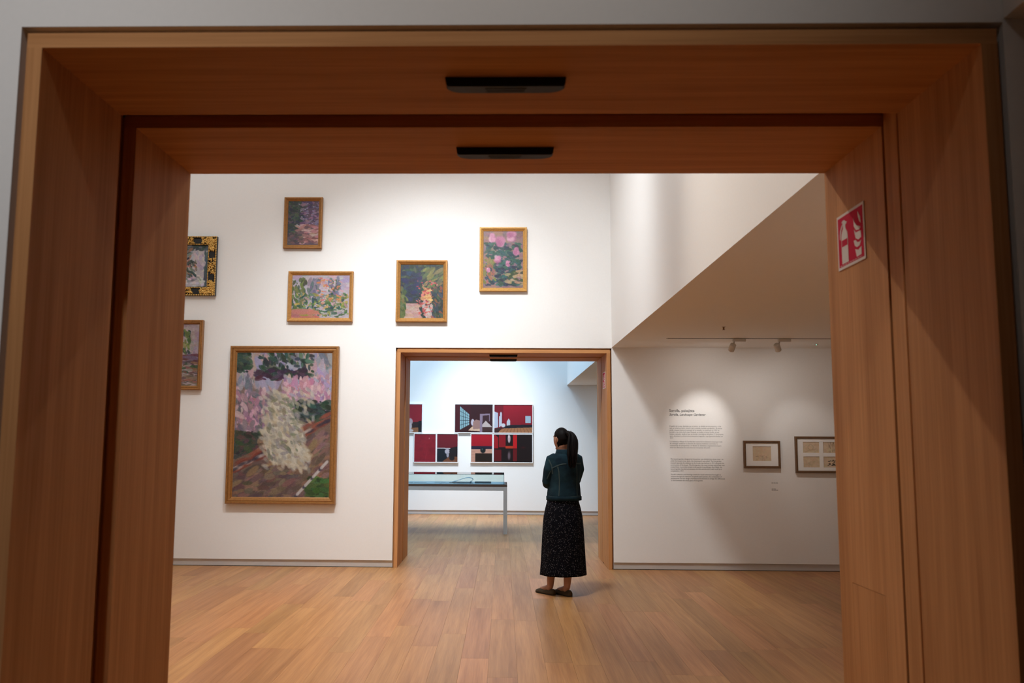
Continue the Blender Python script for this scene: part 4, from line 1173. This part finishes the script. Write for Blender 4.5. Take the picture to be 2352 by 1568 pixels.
# hands laid on the opposite upper arms
def hand(w, palm_dir, finger_dir, thumb_dir):
    w, pd, fd, td = Vector(w), Vector(palm_dir).normalized(), Vector(finger_dir), Vector(thumb_dir).normalized()
    side = td
    pc = w + pd * 0.045
    body.tube([w, w + pd * 0.03, w + pd * 0.075], [.022, .030, .028], 12, squash=0.55)
    for k, ln in enumerate((0.062, 0.070, 0.066, 0.052)):
        base = w + pd * 0.072 + side * (0.024 - 0.016 * k)
        f2 = Vector(fd).normalized()
        p1 = base + pd * ln * 0.40
        p2 = p1 + (pd * 0.6 + f2 * 0.5).normalized() * ln * 0.33
        p3 = p2 + (pd * 0.3 + f2 * 0.9).normalized() * ln * 0.27
        body.tube([base - pd * 0.015, base, p1, p2, p3], [.008, .0085, .008, .0075, .006], 8)
    tb = w + pd * 0.022 + side * 0.022
    body.tube([tb, tb + (side * 0.7 + pd * 0.6).normalized() * 0.028, tb + (side * 0.4 + pd * 0.9).normalized() * 0.052], [.011, .0095, .007], 8)
def dirB(r, f, z): return B(r, f, z) - CT
hand(arm_L[-1], dirB(.85, -.12, .20), dirB(.2, -1, 0), dirB(-.15, 0, 1))
hand(arm_R[-1], dirB(-.75, -.25, .10), dirB(.1, -1, 0), dirB(.1, 0, 1))
# legs and feet
ankL, ankR = Vector((-.125, -.020, .085)), Vector((.035, -.080, .085))
toeL, toeR = Vector((-.245, .115, .02)), Vector((-.075, .075, .02))
heelL, heelR = Vector((-.100, -.055, .02)), Vector((.058, -.115, .02))
for an, toe, s in ((ankL, toeL, -1), (ankR, toeR, 1)):
    hip = B(s * .078, .0, .86)
    knee = Vector((an.x * .75 + hip.x * .25 + .01, an.y * .4 + hip.y * .6 + .035, .47))
    calf = Vector((an.x * .93 + .006 + (.012 if s > 0 else 0), an.y * .9 - .012, .30))
    body.tube([hip, (hip + knee) / 2, knee, calf, an * .8 + calf * .2, an, an + (toe - an) * 0.12 + Vector((0, 0, -.03))],
              [.078, .066, .050, .050, .036, .032, .034], 16)
    body.tube([an + Vector((0, 0, -.012)), an + (toe - an) * 0.35 + Vector((0, 0, -.012)), an + (toe - an) * 0.75], [.032, .029, .020], 12)
obj('body', remeshed(body, 'body', 0.0055, 5), SKIN, person)
for s in (-1, 1):
    e = MB().ball(Hd(s * .030, .071, .012), .012, .012, .012, 12, 8)
    eo = obj('eye', e, plain('eye_white', (0.7, 0.68, 0.65, 1), 0.2, vary=0.02), person)
    obj('iris', MB().ball(Hd(s * .0302, .0795, .012), .0055, .0055, .0055, 10, 6), HAIR, eo)

# hair: cap drawn back to a ponytail
def keep(l, f, u):
    face = max(0.0, min(1.0, (f - 0.30 - 0.35 * max(0, u)) * 6)) if u < 0.72 else 0.0
    low = max(0.0, min(1.0, (-0.30 - u + 0.5 * min(0.0, f + 0.15)) * 5))
    temple = max(0.0, min(1.0, (f - 0.0) * 5)) * max(0.0, min(1.0, (0.30 - u) * 5))
    ear = max(0.0, 1 - (((f + 0.05) / 0.20) ** 2 + ((u + 0.05) / 0.28) ** 2)) * 3 if abs(l) > 0.5 else 0.0
    nape = max(0.0, min(1.0, (-0.74 - 0.35 * f - u) * 6))
    hide = max(face, low if f > -0.15 else nape, temple, min(1.0, ear))
    return 0.075 * (1 - hide) - 0.10 * hide
hm = MB(); skull(hm, keep=keep)
hair = obj('hair', remeshed(hm, 'hair', 0.004, 3), HAIR, person)
def ponytail():
    path = [(.038, -.046, 1.576), (.062, -.084, 1.582), (.086, -.116, 1.560), (.094, -.140, 1.505), (.090, -.156, 1.435), (.085, -.166, 1.365), (.082, -.168, 1.305), (.080, -.164, 1.262), (.080, -.160, 1.235)]
    rad = [.012, .018, .032, .044, .047, .046, .042, .037, .033]
    rg = random.Random(21)
    mb = MB()
    for k in range(34):
        # every lock keeps its own place in the bunch and its own end
        q, rr = rg.uniform(0, 2 * PI), math.sqrt(rg.uniform(0.05, 1))
        end = rg.uniform(0.80, 1.0)
        pts, rs = [], []
        n = 22
        for i in range(n):
            t = i / (n - 1) * end * (len(path) - 1)
            j = min(int(t), len(path) - 2); f = t - j
            p = Vector(path[j]).lerp(Vector(path[j + 1]), f); r = rad[j] * (1 - f) + rad[j + 1] * f
            d = (Vector(path[j + 1]) - Vector(path[j])).normalized()
            a = (Vector((1, 0, 0)) - d * d.x).normalized(); b = d.cross(a)
            w = q + 0.10 * math.sin(i * 0.7 + k)
            pts.append(p + (a * math.cos(w) + b * math.sin(w) * 0.55) * r * rr)
            rs.append(0.0135 * (0.7 if i < 2 else 1.0) * (1 if i < n - 6 else max(0.12, (n - 1 - i) / 6)))
        mb.tube(pts, rs, 8)
    obj('ponytail', mb, HAIR, person)
    obj('hair_tie', MB().tube([(.044, -.058, 1.579), (.056, -.074, 1.581)], [.027, .027], 16), HAIR, person)
ponytail()

# denim jacket
jk = MB()
def fold(q, z):
    return 1 + (0.016 * math.sin(4 * q + 40 * z) + 0.010 * math.sin(9 * q - 55 * z)) * max(0, 1 - abs(z - 1.09) / 0.16)
jk.loft([ring(a, b, z, 0, f0, fn=fold) for a, b, z, f0 in ((.174, .134, .925, 0), (.174, .134, .960, 0), (.172, .132, .985, 0), (.165, .124, 1.04, 0), (.164, .123, 1.10, 0), (.172, .126, 1.17, -.002),
                                                (.180, .126, 1.24, -.004), (.176, .116, 1.295, -.006), (.158, .100, 1.335, -.006), (.122, .084, 1.362, -.004), (.080, .070, 1.385, 0))])
def sleeve(arm, s):
    p = [Vector(q) for q in arm]
    jk.tube([p[0] + B(-s * .04, 0, .012) - CT - Vector((0, 0, 0)), p[0], p[1], p[2], p[3], p[4], p[4].lerp(p[5], 0.75)],
            [.058, .062, .056, .052, .050, .044, .038], 18)
sleeve(arm_L, -1); sleeve(arm_R, 1)
jme = remeshed(jk, 'jacket', 0.006, 6)
jacket = obj('jacket', jme, DENIM, person)
jacket['label'] = 'dark blue denim jacket'
obj('waistband', MB().loft([ring(a, b, z) for a, b, z in ((.172, .132, .916), (.180, .1405, .919), (.180, .1405, .955), (.173, .133, .962))], 0, True, False, False), DENIM, jacket)
obj('collar', MB().loft([ring(a, b, z, 0, f0) for a, b, z, f0 in ((.088, .078, 1.372, -.004), (.082, .076, 1.392, -.004), (.074, .070, 1.418, -.002), (.068, .064, 1.420, -.002), (.070, .064, 1.385, 0))], 0, True, False, False), DENIM, jacket)
for arm in (arm_L, arm_R):
    c = arm[4].lerp(arm[5], 0.75); d = (arm[5] - arm[4]).normalized()
    obj('cuff', MB().tube([c - d * .012, c - d * .010, c + d * .022, c + d * .024], [.036, .041, .040, .036], 18), DENIM, jacket)
bvh = BVHTree.FromPolygons([v.co[:] for v in jme.vertices], [p.vertices[:] for p in jme.polygons])
def seam(pts, wd=0.0065):
    """pale stitched seam laid on the cloth; pts are x, z on the side seen from behind"""
    fine = []
    for i in range(len(pts) - 1):
        for k in range(7):
            t = k / 7
            fine.append((pts[i][0] * (1 - t) + pts[i + 1][0] * t, pts[i][1] * (1 - t) + pts[i + 1][1] * t))
    fine.append(pts[-1])
    P = []
    for x, z in fine:
        h = bvh.ray_cast(Vector((x, -1, z)), Vector((0, 1, 0)))
        if h[0] is not None: P.append((h[0], h[1]))
    if len(P) < 2: return
    rings = []
    for i, (p, nr) in enumerate(P):
        d = (P[min(i + 1, len(P) - 1)][0] - P[max(i - 1, 0)][0]).normalized()
        if nr.y > 0: nr = -nr
        sd = d.cross(nr).normalized() * wd
        rings.append([p - sd - nr * .002, p - sd * .8 + nr * .0035, p + sd * .8 + nr * .0035, p + sd - nr * .002])
    obj('seam', MB().loft(rings, 0, False), STITCH, jacket)
seam([(-.110, 1.236), (-.06, 1.262), (-.01, 1.278), (.03, 1.280)])
seam([(.13, 1.282), (.185, 1.280)])
seam([(-.142, 1.318), (-.118, 1.268), (-.110, 1.236), (-.105, 1.18)])
seam([(-.056, 1.255), (-.044, 1.20), (-.038, 1.12), (-.040, 1.03), (-.046, .965)])
seam([(.135, 1.27), (.140, 1.18), (.138, 1.06), (.140, .965)], .004)
seam([(-.122, 1.21), (-.160, 1.13)], .005)
seam([(-.160, .962), (-.05, .955), (.06, .957), (.165, .964)], .003)

# skirt
def pleat(q, z):
    t = max(0.0, min(1.0, (0.92 - z) / 0.74))
    return 1 + t * (0.020 * math.sin(9 * q + 0.7) + 0.012 * math.sin(17 * q + 2.1))
sk = []
for a, b, z in ((.160, .118, .945), (.168, .126, .90), (.184, .145, .84), (.200, .165, .76), (.208, .178, .66), (.214, .188, .54), (.220, .196, .42), (.226, .203, .30), (.232, .210, .215), (.233, .212, .195)):
    sk.append(ring(a, b, z, -0.012, 0.0, n=96, e=2.05, fn=pleat))
inner = [ring(a - .006, b - .006, z, -0.012, 0.0, n=96, e=2.05, fn=pleat) for a, b, z in ((.233, .212, .196), (.214, .188, .54), (.168, .126, .90))]
so = obj('skirt', MB().loft(sk + inner, 0, True, False, False), SKIRT, person)
so['label'] = 'long black skirt with small white dots'

# flat shoes
def shoe(heel, toe):
    heel, toe = Vector((heel.x, heel.y, 0)), Vector((toe.x, toe.y, 0))
    d = (toe - heel).normalized(); ln = (toe - heel).length + 0.045
    h0 = heel - d * 0.022
    sd = Vector((d.y, -d.x, 0))
    rings = []
    for s, w, h in ((0.0, .012, .030), (.015, .022, .050), (.06, .029, .056), (.16, .032, .052), (.30, .033, .046), (.45, .037, .044), (.58, .041, .050), (.70, .042, .046), (.82, .038, .036), (.92, .028, .028), (.98, .014, .020), (1.0, .004, .014)):
        c = h0 + d * ln * s
        rg = []
        for k in range(14):
            q = -PI / 2 + 2 * PI * k / 14
            x, z = math.cos(q), math.sin(q)
            zz = 0.004 if z < -0.4 else (z + 0.4) / 1.4 * h + 0.004
            xx = w * x * (1.0 if z < 0.3 else 0.92)
            rg.append(c + sd * xx + Vector((0, 0, zz)))
        rings.append(rg)
    o = obj('shoe', MB().loft(rings), SHOE, person)
    sole = []
    for s, w in ((0.0, .014), (.02, .024), (.1, .031), (.3, .034), (.6, .042), (.72, .043), (.85, .036), (.95, .022), (1.0, .006)):
        c = h0 + d * ln * s
        sole.append([c - sd * w, c + sd * w, c + sd * w + Vector((0, 0, .006)), c - sd * w + Vector((0, 0, .006))])
    obj('sole', MB().loft(sole, 0, False), EBONY, o)
shoe(heelL, toeL)
shoe(heelR, toeR)
